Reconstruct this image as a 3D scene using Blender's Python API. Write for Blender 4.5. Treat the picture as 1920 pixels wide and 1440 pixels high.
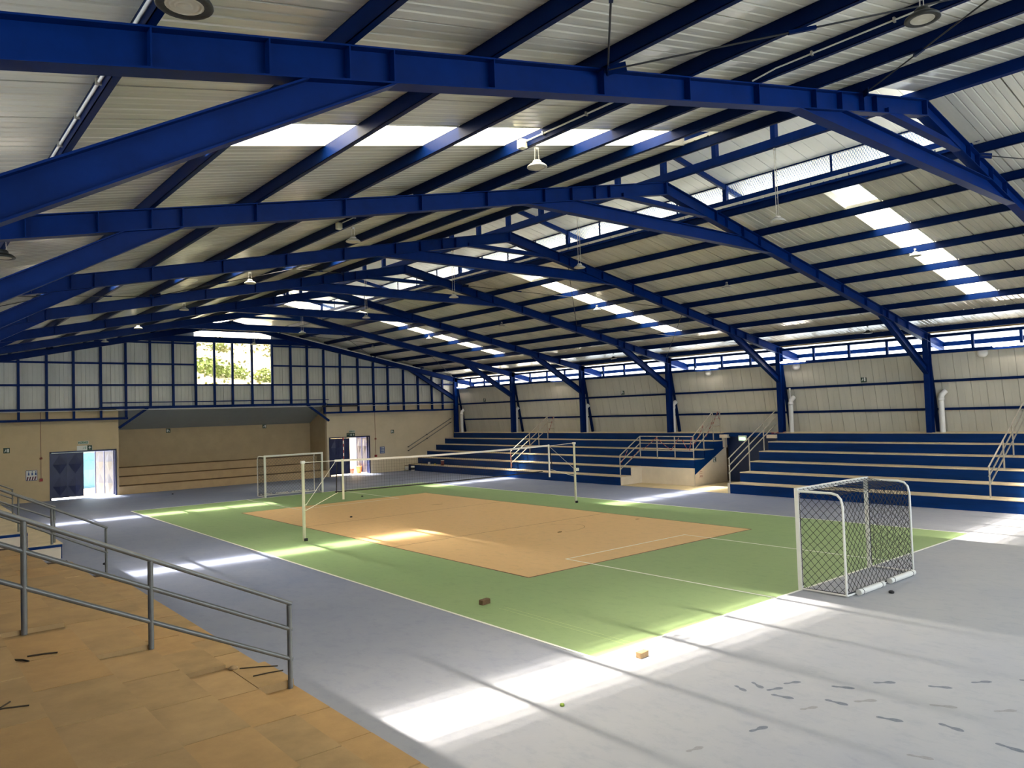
import bpy, math, random
from mathutils import Vector, Matrix, noise
random.seed(7)
S = bpy.context.scene
for o in list(bpy.data.objects): bpy.data.objects.remove(o)
COL = S.collection

# ------------------------------------------------------------------ camera
cd = bpy.data.cameras.new('camera'); cam = bpy.data.objects.new('camera', cd); COL.objects.link(cam)
F_PX = 1419.242
cd.sensor_fit = 'HORIZONTAL'; cd.sensor_width = 36.0; cd.lens = 36.0 * F_PX / 1920.0
cd.clip_start = 0.05; cd.clip_end = 600
yaw, pit, rol = 0.695136688, 0.0371923784, -0.0316362006
fw = Vector((math.sin(yaw) * math.cos(pit), math.cos(yaw) * math.cos(pit), math.sin(pit)))
rt = Vector((math.cos(yaw), -math.sin(yaw), 0)); up = rt.cross(fw)
r2 = rt * math.cos(rol) + up * math.sin(rol); u2 = -rt * math.sin(rol) + up * math.cos(rol)
M = Matrix((r2, u2, -fw)).transposed().to_4x4()
M.translation = Vector((-15.8758241, -22.2609686, 3.79635722))
cam.matrix_world = M
S.camera = cam

# ------------------------------------------------------------------ view, sky, sun
S.view_settings.view_transform = 'Standard'; S.view_settings.look = 'None'
S.view_settings.gamma = 1.0; S.view_settings.use_curve_mapping = False
S.view_settings.exposure = 2.56
W = bpy.data.worlds.new('sky'); S.world = W; W.use_nodes = True
bg = W.node_tree.nodes['Background']; bg.inputs[0].default_value = (0.80, 0.90, 1.0, 1); bg.inputs[1].default_value = 1.6

def sun(name, dx, dy, e, ang, col=(1.0, 0.93, 0.80)):
    l = bpy.data.lights.new(name, 'SUN'); l.energy = e; l.angle = math.radians(ang); l.color = col
    o = bpy.data.objects.new(name, l); COL.objects.link(o)
    o.rotation_euler = Vector((dx, dy, -1.0)).to_track_quat('-Z', 'Y').to_euler(); o.location = (0, 0, 40)
SUN_E = 14.0
sun('sun', 0.215, -0.165, SUN_E * 0.5, 0.8)
for d, e in ((-0.06, 0.10), (-0.03, 0.2), (0.03, 0.2), (0.055, 0.09)): sun('sun', 0.215, -0.165 + d, SUN_E * e, 0.9)  # added side suns widen the floor bands along the hall
# added weak suns stand in for ribbed roof lights spreading sun along the hall
for k in range(3, 27): sun('sun_spread', 0.215, -0.165 - 0.030 * k, SUN_E * 0.040 * 0.925 ** k, 1.1)
for k in range(3, 14): sun('sun_spread', 0.215, -0.165 + 0.030 * k, SUN_E * 0.065 * 0.80 ** k, 1.1)

# ------------------------------------------------------------------ materials
def mat(name, col, rough=0.6, metal=0.0, var=0.0, vscale=3.0, col2=None, bump=0.0, bscale=40.0, spec=0.5, emit=0.0, ecol=None, stretch=(1, 1, 1)):
    m = bpy.data.materials.new(name); m.use_nodes = True
    nt = m.node_tree; b = nt.nodes['Principled BSDF']
    b.inputs['Base Color'].default_value = (*col, 1); b.inputs['Roughness'].default_value = rough
    b.inputs['Metallic'].default_value = metal; b.inputs['Specular IOR Level'].default_value = spec
    if var or bump:
        tc = nt.nodes.new('ShaderNodeTexCoord'); mp = nt.nodes.new('ShaderNodeMapping'); mp.inputs['Scale'].default_value = stretch
        geo = nt.nodes.new('ShaderNodeNewGeometry')
        nt.links.new(geo.outputs['Position'], mp.inputs['Vector'])
    if var:
        n = nt.nodes.new('ShaderNodeTexNoise'); n.inputs['Scale'].default_value = vscale; n.inputs['Detail'].default_value = 6; n.inputs['Roughness'].default_value = 0.65
        nt.links.new(mp.outputs[0], n.inputs['Vector'])
        rp = nt.nodes.new('ShaderNodeValToRGB'); e = rp.color_ramp.elements
        c2 = col2 or tuple(max(0, c * (1 - var)) for c in col)
        e[0].position = 0.32; e[1].position = 0.68; e[0].color = (*c2, 1); e[1].color = (*col, 1)
        nt.links.new(n.outputs['Fac'], rp.inputs[0]); nt.links.new(rp.outputs[0], b.inputs['Base Color'])
    if bump:
        n2 = nt.nodes.new('ShaderNodeTexNoise'); n2.inputs['Scale'].default_value = bscale; n2.inputs['Detail'].default_value = 4
        nt.links.new(mp.outputs[0], n2.inputs['Vector'])
        bp = nt.nodes.new('ShaderNodeBump'); bp.inputs['Strength'].default_value = bump; bp.inputs['Distance'].default_value = 0.01
        nt.links.new(n2.outputs['Fac'], bp.inputs['Height']); nt.links.new(bp.outputs[0], b.inputs['Normal'])
    if emit:
        b.inputs['Emission Color'].default_value = (*(ecol or col), 1); b.inputs['Emission Strength'].default_value = emit
    return m

STEEL = mat('navy_paint', (0.0002, 0.0160, 0.112), 0.45, var=0.25, vscale=2.5, spec=0.08)
STEEL_D = mat('purlin_paint', (0.0002, 0.0105, 0.068), 0.42, var=0.25, vscale=2.0, spec=0.08)
ROOF = mat('roof_sheet', (0.70, 0.675, 0.565), 0.24, var=0.22, vscale=0.9, stretch=(0.12, 2.2, 1), bump=1.0, bscale=3.0, spec=0.75)
ROOFM = mat('monitor_sheet', (0.76, 0.78, 0.80), 0.4, var=0.08, vscale=0.9, stretch=(0.12, 2.2, 1))
WALLP = mat('wall_sheet', (0.58, 0.55, 0.46), 0.42, var=0.14, vscale=1.2, stretch=(1, 1.5, 0.3), bump=0.15, bscale=4.0)
ENDP = mat('end_sheet', (0.56, 0.55, 0.48), 0.40, var=0.18, vscale=1.5, stretch=(1.6, 1, 0.3), bump=0.15, bscale=4.0)
CURB = mat('curb_sheet', (0.80, 0.76, 0.64), 0.5)
PLAST = mat('plaster', (0.60, 0.47, 0.28), 0.85, var=0.10, vscale=1.2, bump=0.1)
PLASTR = mat('plaster_pale', (0.62, 0.52, 0.36), 0.85, var=0.10, vscale=1.2, bump=0.1)
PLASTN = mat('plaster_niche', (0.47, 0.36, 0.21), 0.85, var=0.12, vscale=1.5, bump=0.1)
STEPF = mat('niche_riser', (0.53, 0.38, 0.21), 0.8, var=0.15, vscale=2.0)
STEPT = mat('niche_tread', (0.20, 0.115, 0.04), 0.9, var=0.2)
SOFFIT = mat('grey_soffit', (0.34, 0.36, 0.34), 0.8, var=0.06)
TILE = mat('tread_tile', (0.52, 0.325, 0.135), 0.75, var=0.22, vscale=2.2, bump=0.15, bscale=60)
TILE2 = mat('tread_tile_worn', (0.505, 0.32, 0.135), 0.78, var=0.28, vscale=1.7, bump=0.15, bscale=60)
TILE3 = mat('tread_tile_warm', (0.53, 0.315, 0.12), 0.75, var=0.2, vscale=2.6, bump=0.15, bscale=60)
GROUT = mat('joint_dirt', (0.045, 0.022, 0.006), 0.9)
TREADR = mat('tread_concrete', (0.66, 0.54, 0.36), 0.8, var=0.2, vscale=2.5)
RISER = mat('riser_blue', (0.0015, 0.030, 0.150), 0.42, spec=0.12, var=0.35, vscale=1.6, stretch=(1, 0.4, 3))
RISERN = mat('riser_nosing', (0.022, 0.09, 0.36), 0.45, var=0.3, vscale=4)
WHITEW = mat('white_wall', (0.74, 0.64, 0.50), 0.8, var=0.10, vscale=2.0)
PADF = mat('platform_floor', (0.62, 0.50, 0.30), 0.7, var=0.2, vscale=2.0)
RAILM = mat('rail_grey', (0.20, 0.20, 0.185), 0.42, metal=0.35, var=0.2, vscale=8)
RAILC = mat('rail_cream', (0.50, 0.45, 0.36), 0.45, metal=0.2, var=0.25, vscale=6)
WHITE = mat('white_paint', (0.80, 0.78, 0.72), 0.45, var=0.06, vscale=5)
CREAM = mat('cream_post', (0.72, 0.68, 0.50), 0.5, var=0.1, vscale=5)
PVC = mat('pvc', (0.74, 0.72, 0.68), 0.45)
BLACK = mat('black', (0.012, 0.012, 0.014), 0.7)
NETB = mat('net_cord', (0.028, 0.028, 0.032), 0.85)
NETG = mat('net_cord_grey', (0.10, 0.10, 0.10), 0.85)
MESHM = mat('blue_mesh', (0.10, 0.26, 0.62), 0.5)
WEB = mat('net_tape', (0.85, 0.80, 0.70), 0.7)
TAPEW = mat('tape_pale', (0.42, 0.30, 0.26), 0.6)
RED = mat('red', (0.28, 0.012, 0.016), 0.5)
GREEN = mat('sign_green', (0.012, 0.12, 0.05), 0.5)
DKGREEN = mat('sign_dark', (0.012, 0.05, 0.025), 0.5)
SIGNW = mat('sign_white', (0.75, 0.75, 0.70), 0.5)
SIGNB = mat('sign_blue', (0.03, 0.08, 0.25), 0.5)
LAMPM = mat('lamp_metal', (0.42, 0.40, 0.36), 0.4, metal=0.5)
LAMPD = mat('lamp_dark', (0.035, 0.035, 0.03), 0.5, metal=0.4)
LENS = mat('lamp_lens', (0.62, 0.58, 0.46), 0.25)
CHAIN = mat('chain', (0.55, 0.52, 0.46), 0.4, metal=0.6)
BRICKM = mat('brick_clay', (0.42, 0.27, 0.13), 0.9, var=0.3, vscale=30, bump=0.4)
BRICKD = mat('brick_dark', (0.16, 0.09, 0.04), 0.9, var=0.4, vscale=30, bump=0.4)
TWIG = mat('twig', (0.06, 0.04, 0.02), 0.9)
DOORB = mat('door_blue', (0.014, 0.022, 0.085), 0.4, var=0.2)
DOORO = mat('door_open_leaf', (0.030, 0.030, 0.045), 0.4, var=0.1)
GATEB = mat('gate_blue', (0.015, 0.085, 0.16), 0.5)
YARD = mat('yard_concrete', (0.55, 0.50, 0.42), 0.9, var=0.1)
TERRA = mat('terracotta', (0.40, 0.10, 0.03), 0.7)
MARK = mat('white_line', (0.80, 0.79, 0.72), 0.6)
MARKB = mat('brown_line', (0.16, 0.045, 0.015), 0.6)
MARKG = mat('scratch', (0.42, 0.52, 0.22), 0.6)
FOOT = mat('footprint_bare', (0.105, 0.13, 0.175), 0.6, var=0.35, vscale=22, col2=(0.19, 0.20, 0.22))
FOOTP = mat('footprint_faint', (0.24, 0.235, 0.235), 0.6, var=0.3, vscale=22, col2=(0.31, 0.305, 0.305))
DIRT = mat('dirt', (0.24, 0.14, 0.04), 0.9)
TUBE = mat('tube_light', (1, 0.95, 0.9), 0.5, emit=14.0, ecol=(1.0, 0.90, 0.82))
EXITL = mat('exit_lit', (0.2, 0.8, 0.25), 0.5, emit=0.9, ecol=(0.25, 0.8, 0.25))

def floor_mat(name, c_clean, c_dust, dust_hi, dust_lo):
    m = bpy.data.materials.new(name); m.use_nodes = True; nt = m.node_tree; b = nt.nodes['Principled BSDF']
    geo = nt.nodes.new('ShaderNodeNewGeometry'); sep = nt.nodes.new('ShaderNodeSeparateXYZ'); nt.links.new(geo.outputs['Position'], sep.inputs[0])
    n = nt.nodes.new('ShaderNodeTexNoise'); n.inputs['Scale'].default_value = 0.35; n.inputs['Detail'].default_value = 8; n.inputs['Roughness'].default_value = 0.7
    nt.links.new(geo.outputs['Position'], n.inputs['Vector'])
    # dust lies thickest at the camera end of the hall
    mr = nt.nodes.new('ShaderNodeMapRange'); mr.inputs[1].default_value = -6.0; mr.inputs[2].default_value = -16.0; mr.inputs[3].default_value = dust_lo; mr.inputs[4].default_value = dust_hi
    nt.links.new(sep.outputs['Y'], mr.inputs[0])
    ma = nt.nodes.new('ShaderNodeMath'); ma.operation = 'MULTIPLY_ADD'; ma.inputs[1].default_value = 0.7; nt.links.new(n.outputs['Fac'], ma.inputs[0])
    su = nt.nodes.new('ShaderNodeMath'); su.operation = 'SUBTRACT'; su.inputs[1].default_value = 0.35; nt.links.new(mr.outputs[0], su.inputs[0]); nt.links.new(su.outputs[0], ma.inputs[2])
    ma.use_clamp = True
    mx = nt.nodes.new('ShaderNodeMix'); mx.data_type = 'RGBA'; mx.inputs[6].default_value = (*c_clean, 1); mx.inputs[7].default_value = (*c_dust, 1)
    nt.links.new(ma.outputs[0], mx.inputs[0])
    # fine scuffs
    n3 = nt.nodes.new('ShaderNodeTexNoise'); n3.inputs['Scale'].default_value = 5.0; n3.inputs['Detail'].default_value = 8; n3.inputs['Roughness'].default_value = 0.75
    mp = nt.nodes.new('ShaderNodeMapping'); mp.inputs['Scale'].default_value = (1.0, 0.55, 1); nt.links.new(geo.outputs['Position'], mp.inputs['Vector']); nt.links.new(mp.outputs[0], n3.inputs['Vector'])
    rp = nt.nodes.new('ShaderNodeValToRGB'); e = rp.color_ramp.elements; e[0].position = 0.28; e[0].color = (0.84, 0.86, 0.9, 1); e[1].position = 0.5; e[1].color = (1, 1, 1, 1)
    nt.links.new(n3.outputs['Fac'], rp.inputs[0])
    mu = nt.nodes.new('ShaderNodeMix'); mu.data_type = 'RGBA'; mu.blend_type = 'MULTIPLY'; mu.inputs[0].default_value = 1.0
    nt.links.new(mx.outputs[2], mu.inputs[6]); nt.links.new(rp.outputs[0], mu.inputs[7])
    nt.links.new(mu.outputs[2], b.inputs['Base Color'])
    b.inputs['Roughness'].default_value = 0.62; b.inputs['Specular IOR Level'].default_value = 0.35
    return m
FLOORM = floor_mat('floor_blue', (0.175, 0.205, 0.32), (0.395, 0.392, 0.405), 0.95, 0.10)
GREENM = floor_mat('court_green', (0.215, 0.335, 0.14), (0.31, 0.385, 0.18), 0.75, 0.15)
ORANGEM = floor_mat('court_orange', (0.69, 0.44, 0.20), (0.69, 0.45, 0.225), 0.6, 0.2)

def sheet_mat(name, trans, col, tcol=(1, 1, 1)):
    m = bpy.data.materials.new(name); m.use_nodes = True; nt = m.node_tree; nt.nodes.remove(nt.nodes['Principled BSDF']); out = nt.nodes['Material Output']
    t = nt.nodes.new('ShaderNodeBsdfTransparent'); t.inputs[0].default_value = (*tcol, 1)
    l = nt.nodes.new('ShaderNodeBsdfTranslucent'); l.inputs[0].default_value = (*col, 1)
    d = nt.nodes.new('ShaderNodeBsdfDiffuse'); d.inputs[0].default_value = (*col, 1)
    m1 = nt.nodes.new('ShaderNodeMixShader'); m1.inputs[0].default_value = 0.35; nt.links.new(l.outputs[0], m1.inputs[1]); nt.links.new(d.outputs[0], m1.inputs[2])
    m2 = nt.nodes.new('ShaderNodeMixShader'); m2.inputs[0].default_value = trans; nt.links.new(m1.outputs[0], m2.inputs[1]); nt.links.new(t.outputs[0], m2.inputs[2])
    nt.links.new(m2.outputs[0], out.inputs[0]); return m
ROOFLIGHT = sheet_mat('rooflight_sheet', 0.22, (0.52, 0.48, 0.40))
FASCIA = sheet_mat('fascia_sheet', 0.15, (0.85, 0.86, 0.86))
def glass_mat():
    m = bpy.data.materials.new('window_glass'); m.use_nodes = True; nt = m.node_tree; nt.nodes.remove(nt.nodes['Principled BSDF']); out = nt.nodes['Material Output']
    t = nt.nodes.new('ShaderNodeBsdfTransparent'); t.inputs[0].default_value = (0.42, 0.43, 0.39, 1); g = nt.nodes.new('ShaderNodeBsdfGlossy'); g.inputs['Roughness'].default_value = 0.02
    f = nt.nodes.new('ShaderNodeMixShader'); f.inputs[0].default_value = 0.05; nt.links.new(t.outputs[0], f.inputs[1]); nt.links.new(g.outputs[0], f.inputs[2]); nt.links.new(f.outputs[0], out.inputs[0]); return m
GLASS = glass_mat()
HILLM = mat('hill_grass', (0.46, 0.41, 0.32), 0.95, var=0.4, vscale=0.35, col2=(0.36, 0.31, 0.20))
BUSHM = mat('bush_leaf', (0.32, 0.38, 0.12), 0.9, var=0.45, vscale=1.5)

# ------------------------------------------------------------------ mesh builder
class MB:
    def __init__(self): self.v = []; self.f = []; self.s = []; self.mi = []; self.cur = 0
    def add(self, vs, fs, smooth=False):
        n = len(self.v); self.v += [tuple(x) for x in vs]
        for f in fs: self.f.append(tuple(i + n for i in f)); self.s.append(smooth); self.mi.append(self.cur)
        return self
    def box(self, x0, x1, y0, y1, z0, z1):
        vs = [(x, y, z) for x in (x0, x1) for y in (y0, y1) for z in (z0, z1)]
        return self.add(vs, [(0, 1, 3, 2), (4, 6, 7, 5), (0, 4, 5, 1), (2, 3, 7, 6), (0, 2, 6, 4), (1, 5, 7, 3)])
    def bar(self, p0, p1, w, h, upv=(0, 0, 1)):
        p0 = Vector(p0); p1 = Vector(p1); d = (p1 - p0).normalized(); u = Vector(upv)
        if abs(d.dot(u)) > 0.99: u = Vector((0, 1, 0))
        s = d.cross(u).normalized(); u = s.cross(d).normalized()
        vs = [p + s * (a * w / 2) + u * (b * h / 2) for p in (p0, p1) for a, b in ((-1, -1), (1, -1), (1, 1), (-1, 1))]
        return self.add(vs, [(3, 2, 1, 0), (4, 5, 6, 7), (0, 1, 5, 4), (1, 2, 6, 5), (2, 3, 7, 6), (3, 0, 4, 7)])
    def ibeam(self, p0, p1, d, w, tf=0.016, tw=0.012, upv=(0, 0, 1)):
        p0 = Vector(p0); p1 = Vector(p1); dr = (p1 - p0).normalized(); u = Vector(upv)
        s = dr.cross(u).normalized(); u = s.cross(dr).normalized()
        for off, ww, hh in ((d / 2 - tf / 2, w, tf), (-d / 2 + tf / 2, w, tf), (0, tw, d - 2 * tf)):
            self.bar(p0 + u * off, p1 + u * off, ww, hh, upv)
        return self
    def tube(self, pts, r, n=10, cap=True):
        pts = [Vector(p) for p in pts]; rings = []; prev = None
        for i, p in enumerate(pts):
            d = ((pts[i] - pts[i - 1]).normalized() if i else Vector()) + ((pts[i + 1] - p).normalized() if i < len(pts) - 1 else Vector())
            d.normalize()
            if prev is None:
                a = Vector((0, 0, 1)) if abs(d.z) < 0.9 else Vector((1, 0, 0)); s = d.cross(a).normalized()
            else: s = (prev - d * prev.dot(d)).normalized()
            prev = s; t = d.cross(s)
            rings.append([p + s * (r * math.cos(2 * math.pi * k / n)) + t * (r * math.sin(2 * math.pi * k / n)) for k in range(n)])
        vs = [v for rg in rings for v in rg]; fs = []
        for i in range(len(pts) - 1):
            for k in range(n): fs.append((i * n + k, i * n + (k + 1) % n, (i + 1) * n + (k + 1) % n, (i + 1) * n + k))
        self.add(vs, fs, True)
        if cap: self.add(rings[0], [tuple(reversed(range(n)))]); self.add(rings[-1], [tuple(range(n))])
        return self
    def lathe(self, prof, c=(0, 0, 0), n=20):
        vs = []; fs = []
        for r, z in prof:
            for k in range(n): a = 2 * math.pi * k / n; vs.append((c[0] + r * math.cos(a), c[1] + r * math.sin(a), c[2] + z))
        for i in range(len(prof) - 1):
            for k in range(n): fs.append((i * n + k, i * n + (k + 1) % n, (i + 1) * n + (k + 1) % n, (i + 1) * n + k))
        return self.add(vs, fs, True)
    def quad(self, a, b, c, d): return self.add([a, b, c, d], [(0, 1, 2, 3)])
    def poly_prism(self, pts, axis, a, b):
        def mk(p, t): return (t, p[0], p[1]) if axis == 0 else (p[0], t, p[1]) if axis == 1 else (p[0], p[1], t)
        n = len(pts); vs = [mk(p, a) for p in pts] + [mk(p, b) for p in pts]
        fs = [tuple(range(n)), tuple(reversed(range(n, 2 * n)))] + [(i, i + n, (i + 1) % n + n, (i + 1) % n) for i in range(n)]
        return self.add(vs, fs)
    def mesh(self, name, m):
        me = bpy.data.meshes.new(name); me.from_pydata(self.v, [], self.f)
        for x in (m if isinstance(m, (list, tuple)) else [m]): me.materials.append(x)
        me.polygons.foreach_set('use_smooth', self.s); me.polygons.foreach_set('material_index', self.mi); me.update(); return me
    def build(self, name, m, parent=None, kind=None): return place(self.mesh(name, m), name, parent, kind)
def place(me, name, parent=None, kind=None, loc=None):
    o = bpy.data.objects.new(name, me); COL.objects.link(o)
    if loc is not None: o.location = loc
    if parent is not None:
        o.parent = parent; o.matrix_parent_inverse = Matrix.Translation(-Vector(parent.location)) if loc is None and parent.type == 'EMPTY' and parent.get('_w') else Matrix()
    if kind: o['kind'] = kind
    return o
def tag(o, label, cat, group=None, kind=None):
    o['label'] = label; o['category'] = cat
    if group: o['group'] = group
    if kind: o['kind'] = kind
    return o
def empty(name, label=None, cat=None, group=None, loc=(0, 0, 0), world=True, kind=None):
    """world=True: the parts' meshes are in hall coordinates."""
    o = bpy.data.objects.new(name, None); COL.objects.link(o); o.location = loc; o.empty_display_size = 0.2
    if world: o['_w'] = 1
    if label: tag(o, label, cat, group)
    if kind: o['kind'] = kind
    return o
ORD = ['first', 'second', 'third', 'fourth', 'fifth', 'sixth', 'seventh', 'eighth', 'ninth', 'tenth']
def text_mesh(s, size, name='lettering'):
    c = bpy.data.curves.new(name, 'FONT'); c.body = s; c.size = size; c.align_x = 'CENTER'; c.align_y = 'CENTER'; c.resolution_u = 2
    o = bpy.data.objects.new(name, c); COL.objects.link(o)
    dg = bpy.context.evaluated_depsgraph_get(); dg.update(); me = bpy.data.meshes.new_from_object(o.evaluated_get(dg)); bpy.data.objects.remove(o); return me

# ------------------------------------------------------------------ numbers of the hall
ZR, SL = 9.72, 0.205                       # top of rafters at the ridge, slope
def rz(x): return ZR - SL * abs(x)         # rafter top
def uz(x): return rz(x) + 0.21             # roof sheet underside
FY = [-22.65, -16.2, -9.75, -3.3, 3.15, 9.6, 16.05, 22.5]      # frames
PX = [2.7 + 1.66 * k for k in range(9)]    # purlins
CX = 16.1                                  # columns
RH = 0.33                                  # rafter depth

# ------------------------------------------------------------------ floor and court
fl = MB().box(-17.5, 17.5, -29.5, 23.3, -0.2, 0).build('floor', FLOORM); fl['kind'] = 'structure'
MB().box(-7.5, 7.5, -14, 14, 0, 0.003).build('court_paint', GREENM, fl)
MB().box(-4.5, 4.5, -9, 9, 0.003, 0.005).build('court_paint', ORANGEM, fl)
def line(x0, x1, y0, y1, m=MARK, z=0.0065): MB().box(min(x0, x1), max(x0, x1), min(y0, y1), max(y0, y1), 0.0, z).build('line', m, fl)
w = 0.025
for x in (-7.5, 7.5): line(x - w, x + w, -14.02, 14.02)
for y in (-14, 14): line(-7.5, 7.5, y - w, y + w)
for sgn in (-1, 1):
    for x in (-2.43, 2.43): line(x - w, x + w, sgn * 8.08, sgn * 14, MARK)
    line(-2.45, 2.45, sgn * 8.08 - w, sgn * 8.08 + w)
    line(-4.5, 4.5, sgn * 9 - 0.02, sgn * 9 + 0.02, MARKB, 0.006)
    line(-4.5, 4.5, sgn * 3 - 0.012, sgn * 3 + 0.012, MARKB, 0.006)
    line(sgn * 4.5 - 0.02, sgn * 4.5 + 0.02, -9, 9, MARKB, 0.006)
for x in (-6.53, -6.66): MB().box(x - 0.006, x + 0.006, -14, -10.6, 0.002, 0.004).build('line', MARKG, fl)
# worn arc and dirt marks on the orange court
arc = [Vector((0.9 + 1.0 * math.cos(a), -4.2 + 0.75 * math.sin(a), 0)) for a in [math.radians(-110 + 12 * k) for k in range(16)]]
mb = MB()
for a, b in zip(arc, arc[1:]):
    d = (b - a).normalized() * 0.012; n = Vector((-d.y, d.x, 0)); mb.add([(a + n) + Vector((0, 0, .0056)), (a - n) + Vector((0, 0, .0056)), (b - n) + Vector((0, 0, .0056)), (b + n) + Vector((0, 0, .0056))], [(0, 1, 2, 3)])
mb.build('scuff_mark', mat('scuff', (0.36, 0.20, 0.085), 0.7), fl)
def blotch(cx, cy, rx, ry, m, name, z=0.0058, rot=0, n=18, rough=0.35):
    vs = []
    for k in range(n):
        a = 2 * math.pi * k / n; r = 1 + rough * (random.random() - 0.5)
        x, y = rx * r * math.cos(a), ry * r * math.sin(a)
        vs.append((cx + x * math.cos(rot) - y * math.sin(rot), cy + x * math.sin(rot) + y * math.cos(rot), z))
    return MB().add(vs, [tuple(range(n))]).build(name, m, fl)
blotch(0.42, -4.82, 0.18, 0.07, DIRT, 'dirt_patch', rot=0.6)
blotch(2.15, 4.55, 0.28, 0.05, mat('smear', (0.30, 0.16, 0.06), 0.8), 'dirt_patch', rot=-0.35)
blotch(4.0, -4.9, 0.10, 0.05, DIRT, 'dirt_patch')
# footprints left in the dust: sole and heel
FP = [(-7.03, -16.23, -1.94, 0.24, 0), (-6.77, -16.32, -2.01, 0.26, 0), (-6.73, -16.56, -0.37, 0.26, 0), (-6.36, -16.6, -0.47, 0.26, 0), (-6.9, -16.77, -1.32, 0.29, 0), (-6.05, -17.15, -1.09, 0.29, 0), (-6.6, -17.34, -1.49, 0.3, 0), (-5.5, -17.45, -0.73, 0.3, 0), (-6.65, -18.02, -1.28, 0.3, 0), (-5.16, -18.02, -1.03, 0.29, 0), (-6.39, -18.6, -1.7, 0.29, 0), (-4.6, -18.32, -0.65, 0.28, 0), (-7.99, -17.11, -0.24, 0.28, 0), (-6.5, -19.23, -1.65, 0.29, 0), (-4.1, -18.75, -0.97, 0.28, 0), (-7.01, -17.2, -0.4, 0.26, 1), (-5.8, -18.3, -1.08, 0.31, 1), (-5.44, -18.86, -0.67, 0.28, 1), (-6.3, -17.57, -0.62, 0.3, 1), (-8.95, -16.92, -0.22, 0.24, 1), (-7.4, -18.67, -1.22, 0.26, 1)]
for i, (x, y, a, L, faint) in enumerate(FP):
    ca, sa = math.cos(a), math.sin(a); mb = MB()
    half = [(-0.5, 0.0), (-0.48, 0.07), (-0.40, 0.115), (-0.28, 0.11), (-0.16, 0.075), (-0.04, 0.085), (0.10, 0.15), (0.25, 0.175), (0.38, 0.14), (0.47, 0.07), (0.5, 0.0)]
    out = [(u, v) for u, v in half] + [(u, -v * 0.85) for u, v in half[-2:0:-1]]
    vs = []
    for u, v in out:
        u = u * L * (1 + 0.06 * (random.random() - .5)); v = v * L * (1 + 0.2 * (random.random() - .5)); vs.append((x + u * ca - v * sa, y + u * sa + v * ca, 0.0012))
    mb.add(vs, [tuple(range(len(vs)))]).build('footprint', FOOTP if faint else FOOT, fl)

# ------------------------------------------------------------------ roof sheets
ceil = {}
for s, nm in ((-1, 'left'), (1, 'right')):
    ceil[s] = empty('ceiling_' + nm, kind='structure')
YE = [-29.45 + k for k in range(53)]
SKY_Y = (-13.45, -0.45, 12.55)
def sheet_mesh(s, xa, xb, name='panel'):
    prof = [(0, 0.07), (0, 0.055), (0.016, 0.055), (0.016, 0.0), (0.15, 0.0), (0.17, 0.010), (0.19, 0), (0.315, 0), (0.336, 0.018), (0.357, 0), (0.48, 0), (0.50, 0.010), (0.52, 0), (0.648, 0), (0.669, 0.018), (0.69, 0), (0.81, 0), (0.83, 0.010), (0.85, 0), (0.984, 0), (0.984, 0.055), (1.0, 0.055), (1.0, 0.07)]
    n = len(prof); vs = [(s * x, y, uz(x) + z) for x in (xa, xb) for y, z in prof]
    fs = [(i, (i + 1) % n, (i + 1) % n + n, i + n) for i in range(n)] + [tuple(range(n)), tuple(range(2 * n - 1, n - 1, -1))]
    return MB().add(vs, fs).mesh(name, ROOF)
for s in (-1, 1):
    for ya_, yb_ in ((-16.45, -16.12), (16.02, 16.55)):
        MB().add([(s * x, yy, uz(x) + z) for x in (0, 2.56) for yy in (ya_, yb_) for z in (0, 0.07)], [(0, 1, 3, 2), (4, 6, 7, 5), (0, 4, 5, 1), (2, 3, 7, 6), (0, 2, 6, 4), (1, 5, 7, 3)]).build('end_panel', ROOF, ceil[s])
    full, short, cap_, eave = sheet_mesh(s, 0.0, 18.1), sheet_mesh(s, 2.55, 18.1), sheet_mesh(s, 2.55, 2.78), sheet_mesh(s, 12.74, 18.1)
    for y in YE:
        y = round(y, 2)
        if any(abs(y - q) < 0.01 for q in SKY_Y):
            for me in (cap_, eave): place(me, 'panel', ceil[s], loc=(0, y, 0))
        else: place(short if -16.5 <= y < 16.5 else full, 'panel', ceil[s], loc=(0, y, 0))
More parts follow.
